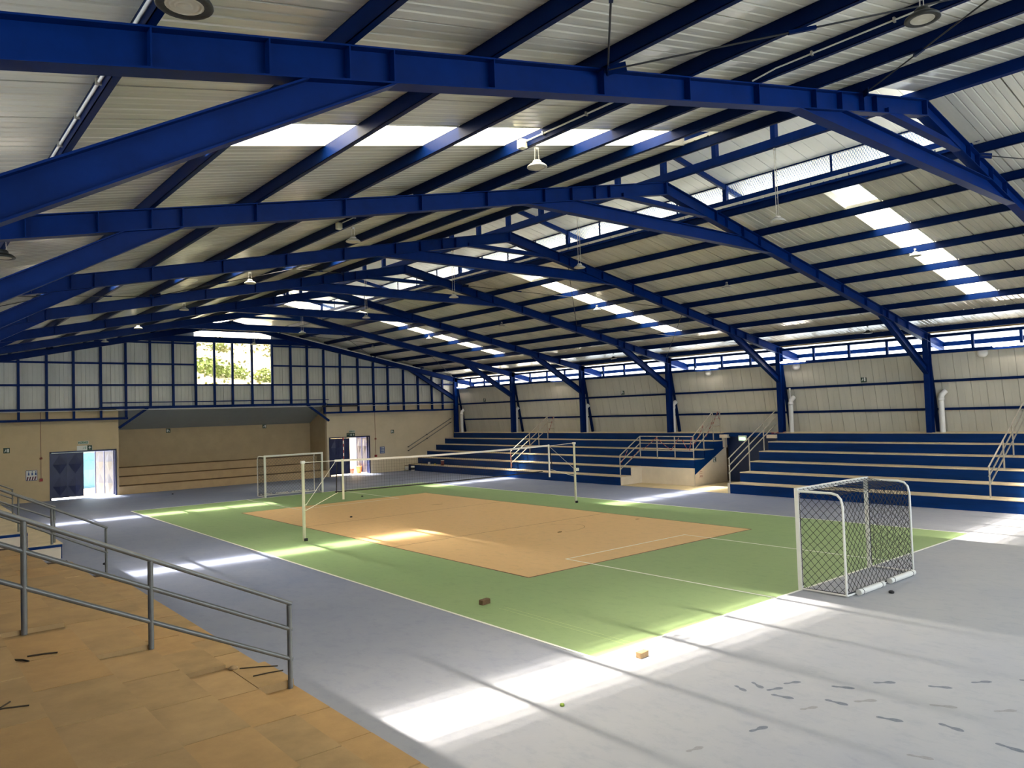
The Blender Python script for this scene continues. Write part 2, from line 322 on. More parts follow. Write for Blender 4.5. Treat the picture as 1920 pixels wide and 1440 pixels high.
# roof lights
names = {-13.45: 'nearest the camera', -0.45: 'in the middle of the hall', 12.55: 'nearest the far end'}
for s, nm in ((-1, 'left'), (1, 'right')):
    for y in SKY_Y:
        t = empty('roof_light', 'bright strip of translucent roof lights on the %s slope, %s' % (nm, names[y]), 'skylight', 'translucent roof light strips')
        for k in range(6):
            xa, xb = PX[k] + 0.03, PX[k + 1] - 0.03
            mb = MB()
            for a, b in ((xa, xb),):
                # lining: deep cream curb around the opening
                for yy, y2 in ((y, y + 0.035), (y + 0.965, y + 1.0)):
                    mb.add([(s * a, yy, uz(a) - 0.01), (s * a, y2, uz(a) - 0.01), (s * a, y2, uz(a) + 0.2), (s * a, yy, uz(a) + 0.2), (s * b, yy, uz(b) - 0.01), (s * b, y2, uz(b) - 0.01), (s * b, y2, uz(b) + 0.2), (s * b, yy, uz(b) + 0.2)], [(0, 1, 2, 3), (4, 7, 6, 5), (0, 4, 5, 1), (3, 2, 6, 7), (0, 3, 7, 4), (1, 5, 6, 2)])
                for xx, x2 in ((a - 0.03, a - 0.01), (b + 0.01, b + 0.03)):
                    mb.add([(s * q, r, uz(q) + h) for q in (xx, x2) for r in (y + 0.03, y + 0.97) for h in (-0.005, 0.08)], [(0, 1, 3, 2), (4, 6, 7, 5), (0, 4, 5, 1), (2, 3, 7, 6), (0, 2, 6, 4), (1, 5, 7, 3)])
            mb.build('curb', CURB, t)
            pm = MB(); nseg = 20; xa -= 0.03; xb += 0.03
            # ribbed sheet, ribs run down the slope
            for j in range(nseg):
                y0, y1 = y + 0.02 + 0.96 * j / nseg, y + 0.02 + 0.96 * (j + 1) / nseg; h0, h1 = 0.008 * (j % 2), 0.008 * ((j + 1) % 2)
                pm.quad((s * xa, y0, uz(xa) + 0.185 + h0), (s * xa, y1, uz(xa) + 0.185 + h1), (s * xb, y1, uz(xb) + 0.185 + h1), (s * xb, y0, uz(xb) + 0.185 + h0))
            pm.build('pane', ROOFLIGHT, t)

# ------------------------------------------------------------------ purlins
for s, nm in ((-1, 'left'), (1, 'right')):
    for i, x in enumerate(PX):
        z = rz(x)
        mb = MB(); X = s * x
        y0, y1 = -29.2, 22.7
        mb.box(X - 0.035, X - 0.027, y0, y1, z, z + 0.2)                      # web
        mb.box(X - 0.035, X + 0.035, y0, y1, z, z + 0.008).box(X - 0.035, X + 0.035, y0, y1, z + 0.192, z + 0.2)
        mb.box(X + 0.027, X + 0.035, y0, y1, z + 0.008, z + 0.192)
        o = mb.build('purlin', STEEL_D)
        if i == 0: w_ = 'innermost one beside the ridge'
        elif i == 8: w_ = 'lowest one at the eave'
        else: w_ = '%s one down from the ridge' % ORD[i]
        tag(o, 'dark blue roof purlin on the %s slope, %s' % (nm, w_), 'purlin', 'roof purlins of the %s slope' % nm)

# ------------------------------------------------------------------ portal frames
stiff_mesh = MB().box(-0.006, 0.006, -0.098, 0.098, -RH + 0.016, -0.016).mesh('stiffener', STEEL)
FN = ['right above the camera', 'first ahead of the camera', 'second ahead of the camera', 'third ahead of the camera', 'fourth ahead of the camera', 'fifth ahead of the camera', 'sixth ahead of the camera', 'last one, carrying the far end wall']
for k, y in enumerate(FY):
    t = empty('portal_frame', 'blue steel portal frame spanning the hall, ' + FN[k], 'frame', 'steel portal frames')
    for s in (-1, 1):
        c = MB(); c.ibeam((s * CX, y, 2.462), (s * CX, y, rz(CX) - 0.02), 0.30, 0.22, upv=(1, 0, 0)); c.build('column', STEEL, t)
        r = MB(); d = Vector((s * 1.0, 0, -SL)).normalized()
        a, b = Vector((0, y, ZR - RH / 2)), Vector((s * 17.85, y, rz(17.85) - RH / 2))
        if s < 0 or k >= 0:
            r.ibeam(a, b, RH * 0.98, 0.20)
        r.build('rafter', STEEL, t)
        xs = [x for x in PX[:-1]] + ([12.2, 13.4, 3.5, 2.2] if k < 5 else [])
        if k < 6:
            for x in xs: place(stiff_mesh, 'stiffener', t, loc=(s * x, y, rz(x) + 0.0))
        kb = MB(); zc = lambda x: 5.33 + 0.56 * (15.26 - x)
        for a_, b_, hw in ((-0.165, -0.145, 0.09), (-0.145, 0.145, 0.006), (0.145, 0.165, 0.09)):
            cut = lambda o_: (rz(0) - RH + 0.004 - 5.33 - 0.56 * 15.26 - o_) / (SL - 0.56)
            pts = [(15.96, zc(15.96) + a_), (15.96, zc(15.96) + b_), (cut(b_), zc(cut(b_)) + b_), (cut(a_), zc(cut(a_)) + a_)]
            kb.poly_prism([(s * px_, pz_) for px_, pz_ in pts], 1, y - hw, y + hw)
        kb.build('knee_brace', STEEL, t)
    cb = MB()
    for a_, b_, hw in ((8.385, 8.401, 0.10), (8.401, 8.699, 0.006), (8.699, 8.715, 0.10)):
        xe = lambda z_: (ZR - RH + 0.004 - z_) / SL
        cb.poly_prism([(-xe(a_), a_), (xe(a_), a_), (xe(b_), b_), (-xe(b_), b_)], 1, y - hw, y + hw)
    cb.build('collar_beam', STEEL, t)
    MB().bar((-1.7, y, 9.1), (1.7, y, 9.1), 0.16, 0.12).build('collar_tie', STEEL, t)
    MB().box(-0.02, 0.02, y - 0.1, y + 0.1, 9.38, 9.76).build('apex_plate', STEEL, t)

# ------------------------------------------------------------------ ridge monitor
mon = empty('ridge_monitor', 'raised ridge ventilator with mesh sides and pale roof over blue posts', 'ventilator')
def mz(x): return 10.62 - SL * abs(x)
MB().box(-0.07, 0.07, -16.2, 16.05, 9.72, 9.92).build('ridge_beam', STEEL, mon)
for ya_, yb_, w_ in ((-29.2, -16.2, 'over the camera'), (16.05, 22.7, 'before the far gable')):
    tag(MB().box(-0.07, 0.07, ya_, yb_, 9.7, 9.915).build('ridge_purlin', STEEL), 'blue ridge purlin under the closed roof ' + w_, 'purlin', 'ridge purlins')
for s in (-1, 1):
    pm = MB(); prof = [(0, 0.06), (0, 0.045), (0.009, 0.045), (0.009, 0.0), (0.32, 0.0), (0.335, 0.008), (0.35, 0), (0.65, 0), (0.665, 0.008), (0.68, 0), (0.991, 0), (0.991, 0.045), (1.0, 0.045), (1.0, 0.06)]
    n = len(prof)
    pm.add([(s * x, yy, mz(x) + z) for x in (0, 4.2) for yy, z in prof], [(i, (i + 1) % n, (i + 1) % n + n, i + n) for i in range(n)] + [tuple(range(n)), tuple(range(2 * n - 1, n - 1, -1))])
    me = pm.mesh('panel', ROOFM)
    for k in range(33): place(me, 'panel', mon, loc=(0, -16.4 + k, 0))
    # curb beam above the last purlin, rails, bars
    X = s * 2.62
    MB().box(X - 0.05, X + 0.05, -16.2, 16.05, 9.34, 9.60).build('curb_beam', STEEL, mon)
    MB().box(X - 0.035, X + 0.035, -16.2, 16.05, 10.05, 10.12).build('mesh_rail', STEEL_D, mon)
    MB().box(X - 0.02, X + 0.02, -16.2, 16.05, 10.20, 10.235).build('mesh_rail', MARKB, mon)
    MB().box(X - 0.015, X + 0.015, -16.2, 16.05, 9.60, 9.63).build('mesh_rail', STEEL, mon)
    net = MB(); H = 0.47; st = 0.07; wv = 0.0065
    yy = -16.2
    while yy < 16.0:
        for sg in (-1, 1):
            y0, y1 = (yy, yy + H * 0.55) if sg > 0 else (yy + H * 0.55, yy)
            net.quad((X, y0 - wv, 9.62), (X, y0 + wv, 9.62), (X, y1 + wv, 10.09), (X, y1 - wv, 10.09))
        yy += st
    net.build('side_mesh', MESHM, mon, 'stuff')
    for k, y in enumerate(FY[1:7]):
        MB().box(X - 0.06, X + 0.06, y - 0.16, y - 0.04, 9.4, mz(2.62)).build('post', STEEL, mon)
        MB().bar((s * 0.05, y - 0.1, mz(0) - 0.1), (s * 3.5, y - 0.1, mz(3.5) - 0.1), 0.08, 0.14).build('monitor_rafter', STEEL, mon)
        if k < 5:
            for j in (1, 2, 3): MB().box(X - 0.012, X + 0.012, y + j * 1.61 - 0.025, y + j * 1.61 + 0.025, 9.6, 10.2).build('mesh_bar', STEEL, mon)
for i in range(21):
    y = -16.2 + 1.6125 * i
    MB().box(-0.07, 0.07, y - 0.06, y + 0.06, 9.9, mz(0)).build('ridge_post', STEEL, mon)

# ------------------------------------------------------------------ bracing rods with turnbuckles
NX = [2.75, 9.3, 15.85]
for bay, bn in ((0, 'over the camera'), (3, 'in mid hall'), (6, 'at the far end')):
    ya, yb = FY[bay] + 0.12, FY[bay + 1] - 0.12
    for s, nm in ((-1, 'left'), (1, 'right')):
        for j in range(2):
            for d in (0, 1):
                xa, xb = (NX[j], NX[j + 1]) if d == 0 else (NX[j + 1], NX[j])
                A = Vector((s * xa, ya, rz(xa) - 0.03)); B = Vector((s * xb, yb, rz(xb) - 0.03))
                t = empty('bracing_rod', 'bracing rod, %s half of the %s slope %s, ridge end %s' % ('upper' if j == 0 else 'lower', nm, bn, 'nearer' if d == 0 else 'farther'), 'rod', 'crossed roof bracing rods')
                MB().tube([A, B], 0.011, 6).build('rod', BLACK, t)
                c = A.lerp(B, 0.75); dr = (B - A).normalized()
                MB().bar(c - dr * 0.16, c + dr * 0.16, 0.04, 0.04).build('turnbuckle', STEEL_D, t)
                MB().bar(B - dr * 0.22, B + dr * 0.03, 0.012, 0.12).build('gusset_plate', STEEL_D, t)

# ------------------------------------------------------------------ right side wall (leaning sheets), clerestory, eave
wr = empty('wall_right', kind='structure')
def wx(z): return 17.0 - (z - 2.4) * 0.2
pw = 0.53
prof = [(0, 0.03), (0.006, 0.03), (0.006, -0.012), (pw / 2 - 0.012, -0.012), (pw / 2, -0.007), (pw / 2 + 0.012, -0.012), (pw - 0.006, -0.012), (pw - 0.006, 0.03), (pw, 0.03), (pw, 0.04), (0, 0.04)]
n = len(prof)
pm = MB().add([(wx(z) + dx, yy, z) for z in (2.47, 5.66) for yy, dx in prof], [(i, (i + 1) % n, (i + 1) % n + n, i + n) for i in range(n)])
me = pm.mesh('panel', WALLP)
y = -28.6
while y < 22.9: place(me, 'panel', wr, loc=(0, y, 0)); y += pw
for z in (3.38, 4.50): MB().box(wx(z) - 0.11, wx(z) - 0.012, -29, 22.7, z - 0.05, z + 0.05).build('girt', STEEL_D, wr)
MB().box(16.18, 16.42, -29, 22.7, 5.58, 5.71).build('sill_beam', STEEL, wr)
MB().box(16.2, 16.36, -29, 22.7, 6.23, 6.34).build('head_beam', STEEL_D, wr)
pst = MB().box(16.22, 16.32, -0.045, 0.045, 5.71, 6.23).mesh('post', STEEL)
for k in range(-3, 28):
    y = FY[1] + 1.6125 * k
    if k % 4 != 0: place(pst, 'post', wr, loc=(0, y, 0))
for y in FY: MB().bar((16.36, y + 0.02, 5.6), (16.90, y + 0.02, 2.48), 0.12, 0.12, (0, 1, 0)).build('raker', STEEL_D, wr)
MB().box(17.72, 17.82, -29, 22.7, 5.94, 6.12).build('eave_beam', STEEL, wr)
fm = MB(); st = 0.56
for k in range(93):
    y0 = -29 + k * st
    fm.quad((17.84, y0 + 0.02, 5.3), (17.84, y0 + st - 0.02, 5.3), (17.84, y0 + st - 0.02, 5.96), (17.84, y0 + 0.02, 5.96))
    fm.box(17.83, 17.87, y0 - 0.02, y0 + 0.02, 5.3, 5.96)
fm.build('eave_sheet', FASCIA, wr)
# brown closure strip where sheets meet the head beam
MB().box(16.4, 16.5, -29, 22.7, 6.42, 6.56).build('closure_strip', mat('closure', (0.28, 0.17, 0.06), 0.7), wr)

# left side wall (mirror of the right one, behind the camera's left)
wl = empty('wall_left', kind='structure')
MB().add([(-17.0, -29.2, 2.47), (-17.0, 23, 2.47), (-16.32, 23, 5.66), (-16.32, -29.2, 5.66), (-17.08, -29.2, 2.47), (-17.08, 23, 2.47), (-16.4, 23, 5.66), (-16.4, -29.2, 5.66)], [(0, 1, 2, 3), (7, 6, 5, 4), (3, 2, 6, 7)]).build('cladding', WALLP, wl)
MB().box(-16.42, -16.18, -29, 22.7, 5.58, 5.71).build('sill_beam', STEEL, wl)
MB().box(-16.36, -16.2, -29, 22.7, 6.23, 6.34).build('head_beam', STEEL_D, wl)
for s, nm in ((-1, 'left'), (1, 'right')):
    o = MB().box(min(s * 17.05, s * 17.2), max(s * 17.05, s * 17.2), -29.2, 23, -0.1, 2.5).build('wall_%s_base' % nm, PLAST); o['kind'] = 'structure'

# near end wall, unseen behind the camera, opening widened to light the near roof
wn = empty('wall_near', kind='structure')
mb = MB()
for x0, x1, z0, z1 in ((-17.5, -12, -0.1, 7.2), (12, 17.5, -0.1, 7.2), (-12, 12, -0.1, 4.2), (-7, 7, 8.6, 9.7)): mb.box(x0, x1, -29.4, -29.2, z0, z1)
mb.build('cladding', ENDP, wn)

# ------------------------------------------------------------------ far end wall: plaster below, framed sheets above
wf = empty('wall_far', kind='structure')
def wall_piece(x0, x1, z0, z1, m, y0=23.0, y1=23.25): MB().box(x0, x1, y0, y1, z0, z1).build('plaster', m, wf)
for x0, x1, z0, z1 in ((-17.2, -9.22, -0.1, 4.6), (-9.22, -6.12, 2.49, 4.6), (-6.12, -6.0, -0.1, 4.6)): wall_piece(x0, x1, z0, z1, PLAST)
for x0, x1, z0, z1 in ((6.2, 6.35, -0.1, 4.6), (6.35, 9.28, 2.52, 4.6), (9.28, 17.4, -0.1, 4.6)): wall_piece(x0, x1, z0, z1, PLASTR)
# ledge closing the gap between plaster and sheets
for x0, x1 in ((-17.2, -6.0), (6.2, 17.4)): MB().box(x0, x1, 22.79, 23.3, 4.56, 4.64).build('ledge', PLAST, wf)
# stage niche
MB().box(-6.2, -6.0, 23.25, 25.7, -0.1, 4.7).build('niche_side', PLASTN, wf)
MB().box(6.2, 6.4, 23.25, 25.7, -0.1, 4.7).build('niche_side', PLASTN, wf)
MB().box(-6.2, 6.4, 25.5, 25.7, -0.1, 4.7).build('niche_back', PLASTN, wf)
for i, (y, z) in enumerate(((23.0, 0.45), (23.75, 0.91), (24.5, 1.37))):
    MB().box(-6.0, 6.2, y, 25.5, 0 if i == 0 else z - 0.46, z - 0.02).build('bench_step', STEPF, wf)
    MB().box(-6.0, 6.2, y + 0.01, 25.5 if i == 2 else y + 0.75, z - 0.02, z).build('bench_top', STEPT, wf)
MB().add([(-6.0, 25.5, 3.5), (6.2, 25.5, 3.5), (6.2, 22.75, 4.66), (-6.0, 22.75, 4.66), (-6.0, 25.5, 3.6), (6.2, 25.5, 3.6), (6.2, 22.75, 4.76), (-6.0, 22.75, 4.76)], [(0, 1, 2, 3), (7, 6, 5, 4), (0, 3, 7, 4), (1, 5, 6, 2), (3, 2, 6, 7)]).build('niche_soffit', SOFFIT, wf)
# framing
EP = [-15.5, -14.3, -13.1, -11.85, -10.61, -9.39, -8.18, -6.91, -5.69, -4.45, -3.25, -2.02, -0.97, 0.08, 1.25, 2.5, 3.69, 4.78, 5.9, 7.05, 8.32, 9.48, 10.58, 11.81, 12.98, 14.14, 15.05]
for x in EP:
    zb = 4.1 if (x < -5.8 or x > 5.8) else 4.68
    zt = min(rz(x) - RH, 8.56 if -2.1 < x < 2.6 else 99)
    if x in (-5.69,): zb = 4.1
    win = -2.1 < x < 2.6
    MB().box(x - 0.055, x + 0.055, 22.58, 22.72, zb, zt).build('post', STEEL, wf)
def girt(x0, x1, z, h=0.10, y=22.62, nm='girt', m=STEEL): MB().box(x0, x1, y, y + 0.09, z - h / 2, z + h / 2).build(nm, m, wf)
girt(-16, 16, 5.93); girt(-13.5, -2.02, 7.1); girt(2.5, 13.5, 7.1); girt(-7.2, -2.02, 8.3, 0.09); girt(2.5, 7.2, 8.3, 0.09)
girt(-6.9, 6.2, 4.98, 0.05); girt(-7.0, 6.0, 4.70, 0.14, 22.56); girt(-16, -5.6, 4.13, 0.12); girt(5.85, 16, 4.13, 0.12); girt(-16, -6.4, 4.66, 0.12); girt(6.1, 16, 4.66, 0.10)
MB().bar((-6.05, 22.66, 3.62), (-4.6, 22.66, 4.66), 0.12, 0.14, (0, 1, 0)).build('corner_brace', STEEL, wf)
MB().bar((4.75, 22.66, 4.66), (6.2, 22.66, 3.62), 0.12, 0.14, (0, 1, 0)).build('corner_brace', STEEL, wf)
# sheets
x = -16.6; pw = 0.6
while x < 16.6:
    xm = x + pw / 2
    zt0, zt1 = uz(x) + 0.02, uz(x + pw) + 0.02
    segs = [(4.55, None)]
    if -2.05 < xm < 2.5: segs = [(4.55, 5.93)]
    for z0, z1 in segs:
        a, b = (zt0, zt1) if z1 is None else (z1, z1)
        prof = [(0, 0.03), (0.007, 0.03), (0.007, -0.014), (0.19, -0.014), (0.2, -0.006), (0.21, -0.014), (0.39, -0.014), (0.40, -0.006), (0.41, -0.014), (pw - 0.007, -0.014), (pw - 0.007, 0.03), (pw, 0.03), (pw, 0.04), (0, 0.04)]
        n = len(prof)
        zz = lambda dx: a + (b - a) * dx / pw
        MB().add([(x + dx, 22.80 + dy, z0) for dx, dy in prof] + [(x + dx, 22.80 + dy, zz(dx)) for dx, dy in prof], [(i, (i + 1) % n, (i + 1) % n + n, i + n) for i in range(n)] + [tuple(reversed(range(n))), tuple(range(n, 2 * n))]).build('panel', ENDP, wf)
    x += pw
for x0, x1 in ((-2.2, -2.03), (2.5, 2.6)): MB().box(x0, x1, 22.79, 22.84, 5.9, uz(2.6)).build('panel', ENDP, wf)
# ragged pale insulation strip and dark cable tray along the girts
MB().box(-7.9, -6.2, 22.5, 22.58, 4.60, 4.66).build('cable_tray', BLACK, wf)
MB().box(5.7, 8.2, 22.5, 22.58, 4.50, 4.60).build('cable_tray', BLACK, wf)

# far window
w1 = empty('window_1', kind='structure')
wxs = [-2.02, -0.97, 0.08, 1.25, 2.5]
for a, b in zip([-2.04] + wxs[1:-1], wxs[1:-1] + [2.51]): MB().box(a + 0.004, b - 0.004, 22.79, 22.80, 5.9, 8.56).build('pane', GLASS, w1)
MB().box(-2.1, 2.58, 22.6, 22.74, 8.54, 8.62).build('window_head', STEEL, w1)
for a in wxs: MB().box(a - 0.03, a + 0.03, 22.72, 22.785, 5.95, 8.56).build('mullion', GATEB if a not in (-2.02, 2.5) else STEEL, w1)

# ------------------------------------------------------------------ doors
def leaf(t, m, hinge, ang, wd, h, name='door_leaf', bar=False, z0=0.1):
    """leaf with raised pyramid panels; local x runs from the hinge"""
    mb = MB(); mb.box(0, wd, -0.03, 0.03, z0, h)
    for side in (-1, 1):
        for i in range(2):
            for j in range(2):
                xa, xb = wd * (0.04 + 0.48 * i), wd * (0.48 + 0.48 * i); za, zb = z0 + (h - z0) * (0.03 + 0.49 * j), z0 + (h - z0) * (0.48 + 0.49 * j)
                cx, cz = (xa + xb) / 2, (za + zb) / 2; yy = side * 0.031; q = side * 0.085
                mb.add([(cx, yy, za), (xb, yy, cz), (cx, yy, zb), (xa, yy, cz), (cx, q, cz)], [(0, 1, 4), (1, 2, 4), (2, 3, 4), (3, 0, 4)])
    o = mb.build(name, m, t)
    o.matrix_parent_inverse = Matrix(); o.location = hinge; o.rotation_euler = (0, 0, ang)
    st = MB()
    for xx in (0.0, wd / 2 - 0.03, wd - 0.06): st.box(xx, xx + 0.06, -0.05, 0.05, z0, h)
    st.box(0, wd, -0.045, 0.045, h - 0.05, h)
    place(st.mesh('door_stile', DOORB), 'door_stile', o)
    if bar:
        place(MB().tube([(0.06, -0.13, 1.02), (wd - 0.06, -0.13, 1.02)], 0.025, 8).mesh('push_bar', WHITE), 'push_bar', o)
        for xx in (0.06, wd - 0.12): place(MB().box(xx, xx + 0.07, -0.16, -0.03, 0.9, 1.2).mesh('bar_bracket', BLACK), 'bar_bracket', o)
    return o
d1 = empty('door_1', kind='structure')
MB().box(-9.24, -9.16, 22.97, 23.27, 0, 2.49).build('door_frame', DOORB, d1); MB().box(-6.2, -6.11, 22.97, 23.27, 0, 2.49).build('door_frame', DOORB, d1); MB().box(-9.24, -6.11, 22.97, 23.27, 2.42, 2.5).build('door_frame', DOORB, d1)
leaf(d1, DOORB, (-9.16, 23.06, 0), 0, 1.47, 2.41, z0=0.1)
leaf(d1, DOORO, (-6.2, 23.15, 0), math.radians(180 - 63), 1.45, 2.41, bar=True, z0=0.06)
d2 = empty('door_2', kind='structure')
MB().box(6.33, 6.41, 22.97, 23.27, 0, 2.52).build('door_frame', DOORB, d2); MB().box(9.2, 9.3, 22.97, 23.27, 0, 2.52).build('door_frame', DOORB, d2); MB().box(6.33, 9.3, 22.97, 23.27, 2.45, 2.53).build('door_frame', DOORB, d2)
leaf(d2, DOORB, (6.41, 23.06, 0), 0, 1.4, 2.44, z0=0.1)
leaf(d2, DOORO, (9.2, 23.15, 0), math.radians(180 - 88), 1.4, 2.44, bar=True, z0=0.06)

# ------------------------------------------------------------------ outside
gr = MB().box(-60, 60, 23.3, 60, -0.3, -0.02).build('ground', YARD); gr['kind'] = 'structure'
ga = empty('yard_gate', 'light blue sheet metal gate across the yard seen through the left doorway', 'gate')
for k in range(5):
    xa = -8.4 + k * 0.9
    mb = MB().box(xa + 0.01, xa + 0.89, 30.0, 30.05, 0.1, 2.1); mb.add([(xa + 0.05, 30, 1.1), (xa + 0.45, 30, 0.2), (xa + 0.85, 30, 1.1), (xa + 0.45, 30, 2.0), (xa + 0.45, 29.93, 1.1)], [(0, 4, 1), (1, 4, 2), (2, 4, 3), (3, 4, 0)])
    mb.build('gate_panel', GATEB, ga)
MB().box(-8.5, -3.8, 29.97, 30.08, 1.6, 1.66).build('gate_rail', GATEB, ga)
MB().box(-8.5, -3.8, 29.97, 30.08, -0.02, 0.11).build('gate_rail', GATEB, ga)
yw = MB().box(-25, 0, 30.3, 30.5, -0.1, 3.4).build('yard_wall', mat('yard_wall_paint', (0.16, 0.22, 0.25), 0.9)); yw['kind'] = 'structure'
yw2 = MB().box(5, 16, 26.0, 26.2, -0.1, 4.5).build('yard_wall', mat('yard_wall_cream', (0.78, 0.70, 0.52), 0.9)); yw2['kind'] = 'structure'
pt = empty('terracotta_pot', 'orange terracotta pot standing just outside the right doorway', 'pot', loc=(8.98, 24.0, 0), world=False)
place(MB().lathe([(0.0, 0), (0.15, 0), (0.2, 0.42), (0.22, 0.42), (0.22, 0.48), (0.185, 0.48), (0.17, 0.4), (0, 0.4)]).mesh('pot_body', TERRA), 'pot_body', pt)
pt = empty('dark_red_pot', 'small dark red pot beside the orange pot outside the right doorway', 'pot', loc=(8.5, 24.1, 0), world=False)
place(MB().lathe([(0.0, 0), (0.12, 0), (0.15, 0.3), (0.13, 0.36), (0.11, 0.36), (0.1, 0.3), (0, 0.3)]).mesh('pot_body', mat('pot_red', (0.16, 0.03, 0.02), 0.6)), 'pot_body', pt)
# hillside
hb = MB(); nx, ny = 60, 40
for j in range(ny + 1):
    for i in range(nx + 1):
        xx = -40 + 110 * i / nx; yy = 42 + 110 * j / ny
        z = 1.0 + 0.30 * (yy - 42) + 1.6 * noise.noise((xx * 0.07, yy * 0.07, 0)) + 0.5 * noise.noise((xx * 0.3, yy * 0.3, 2))
        hb.v.append((xx, yy, z))
for j in range(ny):
    for i in range(nx):
        a = j * (nx + 1) + i; hb.f.append((a, a + 1, a + nx + 2, a + nx + 1)); hb.s.append(True); hb.mi.append(0)
hl = hb.build('hillside', HILLM); hl['kind'] = 'structure'
def bush(cx, cy, cz, r, label):
    mb = MB()
    for q in range(520):
        d = Vector((random.gauss(0, 1), random.gauss(0, 1), random.gauss(0, 1))).normalized(); rr = r * (0.55 + 0.5 * random.random()); c = Vector((cx, cy, cz + r * 0.5)) + Vector((d.x * rr, d.y * rr, d.z * rr * 0.85))
        a = Vector((random.gauss(0, 1), random.gauss(0, 1), random.gauss(0, 1))).normalized() * r * 0.10; b = a.cross(d).normalized() * r * 0.08
        mb.add([c - a, c - b, c + a, c + b], [(0, 1, 2, 3)])
    t = empty('bush', label, 'bush', 'bushes on the hillside')
    mb.build('foliage', BUSHM, t, 'stuff'); MB().tube([(cx, cy, cz - r * 0.6), (cx, cy, cz + r * 0.4)], r * 0.07, 6).build('stem', TWIG, t)
def hz(xx, yy): return 1.0 + 0.30 * (yy - 42) + 1.6 * noise.noise((xx * 0.07, yy * 0.07, 0))
for (xx, yy, r, lb) in ((14.0, 70, 2.4, 'large green bush low in the leftmost window pane'), (17.0, 69.5, 1.7, 'green bush behind the second window pane'), (20.4, 69, 1.6, 'green bush low in the rightmost window pane'), (20.0, 84, 1.3, 'dark shrub high on the slope behind the second pane')):
    bush(xx, yy, hz(xx, yy) - 0.45 * r, r, lb)
mb = MB()
for q in range(260):
    xx, yy = random.uniform(8, 34), random.uniform(62, 96); zz = hz(xx, yy); r = random.uniform(0.15, 0.5)
    for e in range(5):
        c = Vector((xx + random.gauss(0, r), yy + random.gauss(0, r), zz + r * 0.5 + random.random() * r)); a = Vector((random.gauss(0, 1), random.gauss(0, 1), random.gauss(0, 1))).normalized() * r * 0.5; b = a.cross(Vector((0.3, 1, 0.2))).normalized() * r * 0.35
        mb.add([c - a, c - b, c + a, c + b], [(0, 1, 2, 3)])
sc = mb.build('scrub', mat('dry_scrub', (0.30, 0.25, 0.13), 0.95, var=0.5, vscale=0.8, col2=(0.16, 0.17, 0.06))); tag(sc, 'dry scrub scattered over the hillside beyond the far window', 'scrub', kind='stuff')

# ------------------------------------------------------------------ bleachers
HS = [0.44, 0.86, 1.28, 1.69, 2.08, 2.46]
RXS = [12.25 + 0.78 * k for k in range(6)]
LXS = [-11.88, -12.72, -13.55, -14.38, -15.13, -15.95]
def right_bank(name, label, ranges):
    t = empty(name, label, 'bleachers', 'bleachers')
    for i in range(6):
        y0, y1 = ranges[i]; x = RXS[i]; z0 = HS[i - 1] - 0.05 if i else 0.0; xe = RXS[i + 1] + 0.02 if i < 5 else 16.98
        MB().box(x, x + 0.12, y0, y1, z0 if i else 0, HS[i] - 0.035).build('riser', RISER, t)
        MB().box(x - 0.015, xe, y0 - 0.005, y1, HS[i] - 0.035, HS[i]).build('tread', TREADR, t)
    return t
b1 = right_bank('bleacher', 'near bank of blue stepped bleachers on the right, in front of the goal', [(-29, -3.0)] * 6)
MB().box(12.22, 12.3, -3.0, -2.9, 0, 0.44).build('white_corner', WHITEW, b1)
# stepped end wall of the near bank towards the passage
prof = [(12.3, 0)]
for i in range(6): prof += [(RXS[i] + 0.02, HS[i] - 0.04), ((RXS[i + 1] if i < 5 else 16.9) + 0.02, HS[i] - 0.04)]
prof += [(16.92, 0)]
MB().poly_prism(prof, 1, -3.06, -3.0).build('end_wall', mat('passage_blue', (0.008, 0.03, 0.13), 0.5), b1)
b2 = right_bank('bleacher', 'far bank of blue stepped bleachers on the right, running to the end wall', [(3.3, 22.95)] * 2 + [(0.0, 22.95)] * 4)
MB().box(12.25, 13.05, 3.26, 3.31, 0, 0.40).build('white_end', WHITEW, b2)
MB().box(13.03, 13.83, 3.26, 3.31, 0, 0.83).build('white_end', WHITEW, b2)
MB().box(13.80, 13.9, 0.0, 3.3, 0, 0.85).build('front_wall', WHITEW, b2)
# side wall of the passage: white below a slanting line, blue steps above
MB().poly_prism([(13.8, 0), (13.8, 0.83), (16.15, 1.72), (16.4, 1.72), (16.4, 0)][:5], 1, -0.03, 0.02).build('side_wall', WHITEW, b2)
prof = [(13.78, 0.55), (16.15, 1.68), (16.92, 2.0), (16.92, 2.42)]
for i in range(5, 1, -1): prof += [(RXS[i] + 0.01, HS[i] - 0.036), (RXS[i] + 0.01, HS[i - 1] - 0.036 if i > 2 else 0.83)]
prof = [p for p in prof if not (p[0] < 13.9 and abs(p[1] - 0.83) < 1e-6)]
MB().poly_prism(prof, 1, -0.045, -0.03).build('side_stringer', RISER, b2)
b2p = b2
# passage between the banks
MB().box(12.22, 17.0, -3.0, 3.28, 0, 0.012).build('platform', PADF, fl)
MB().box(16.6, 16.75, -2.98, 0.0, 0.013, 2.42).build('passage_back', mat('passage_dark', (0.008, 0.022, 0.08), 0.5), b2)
MB().box(16.2, 16.95, -2.98, -0.05, 2.26, 2.44).build('lintel', RISER, b2)
MB().box(16.05, 16.3, -0.35, 0.1, 2.2, 2.36).build('lintel_end', WHITEW, b2)
MB().box(16.05, 16.3, -2.98, -2.5, 2.2, 2.36).build('lintel_end', WHITEW, b2)
MB().box(16.1, 16.3, -0.16, 0.0, 1.72, 2.22).build('pier', mat('pier_grey', (0.4, 0.36, 0.30), 0.8), b2)
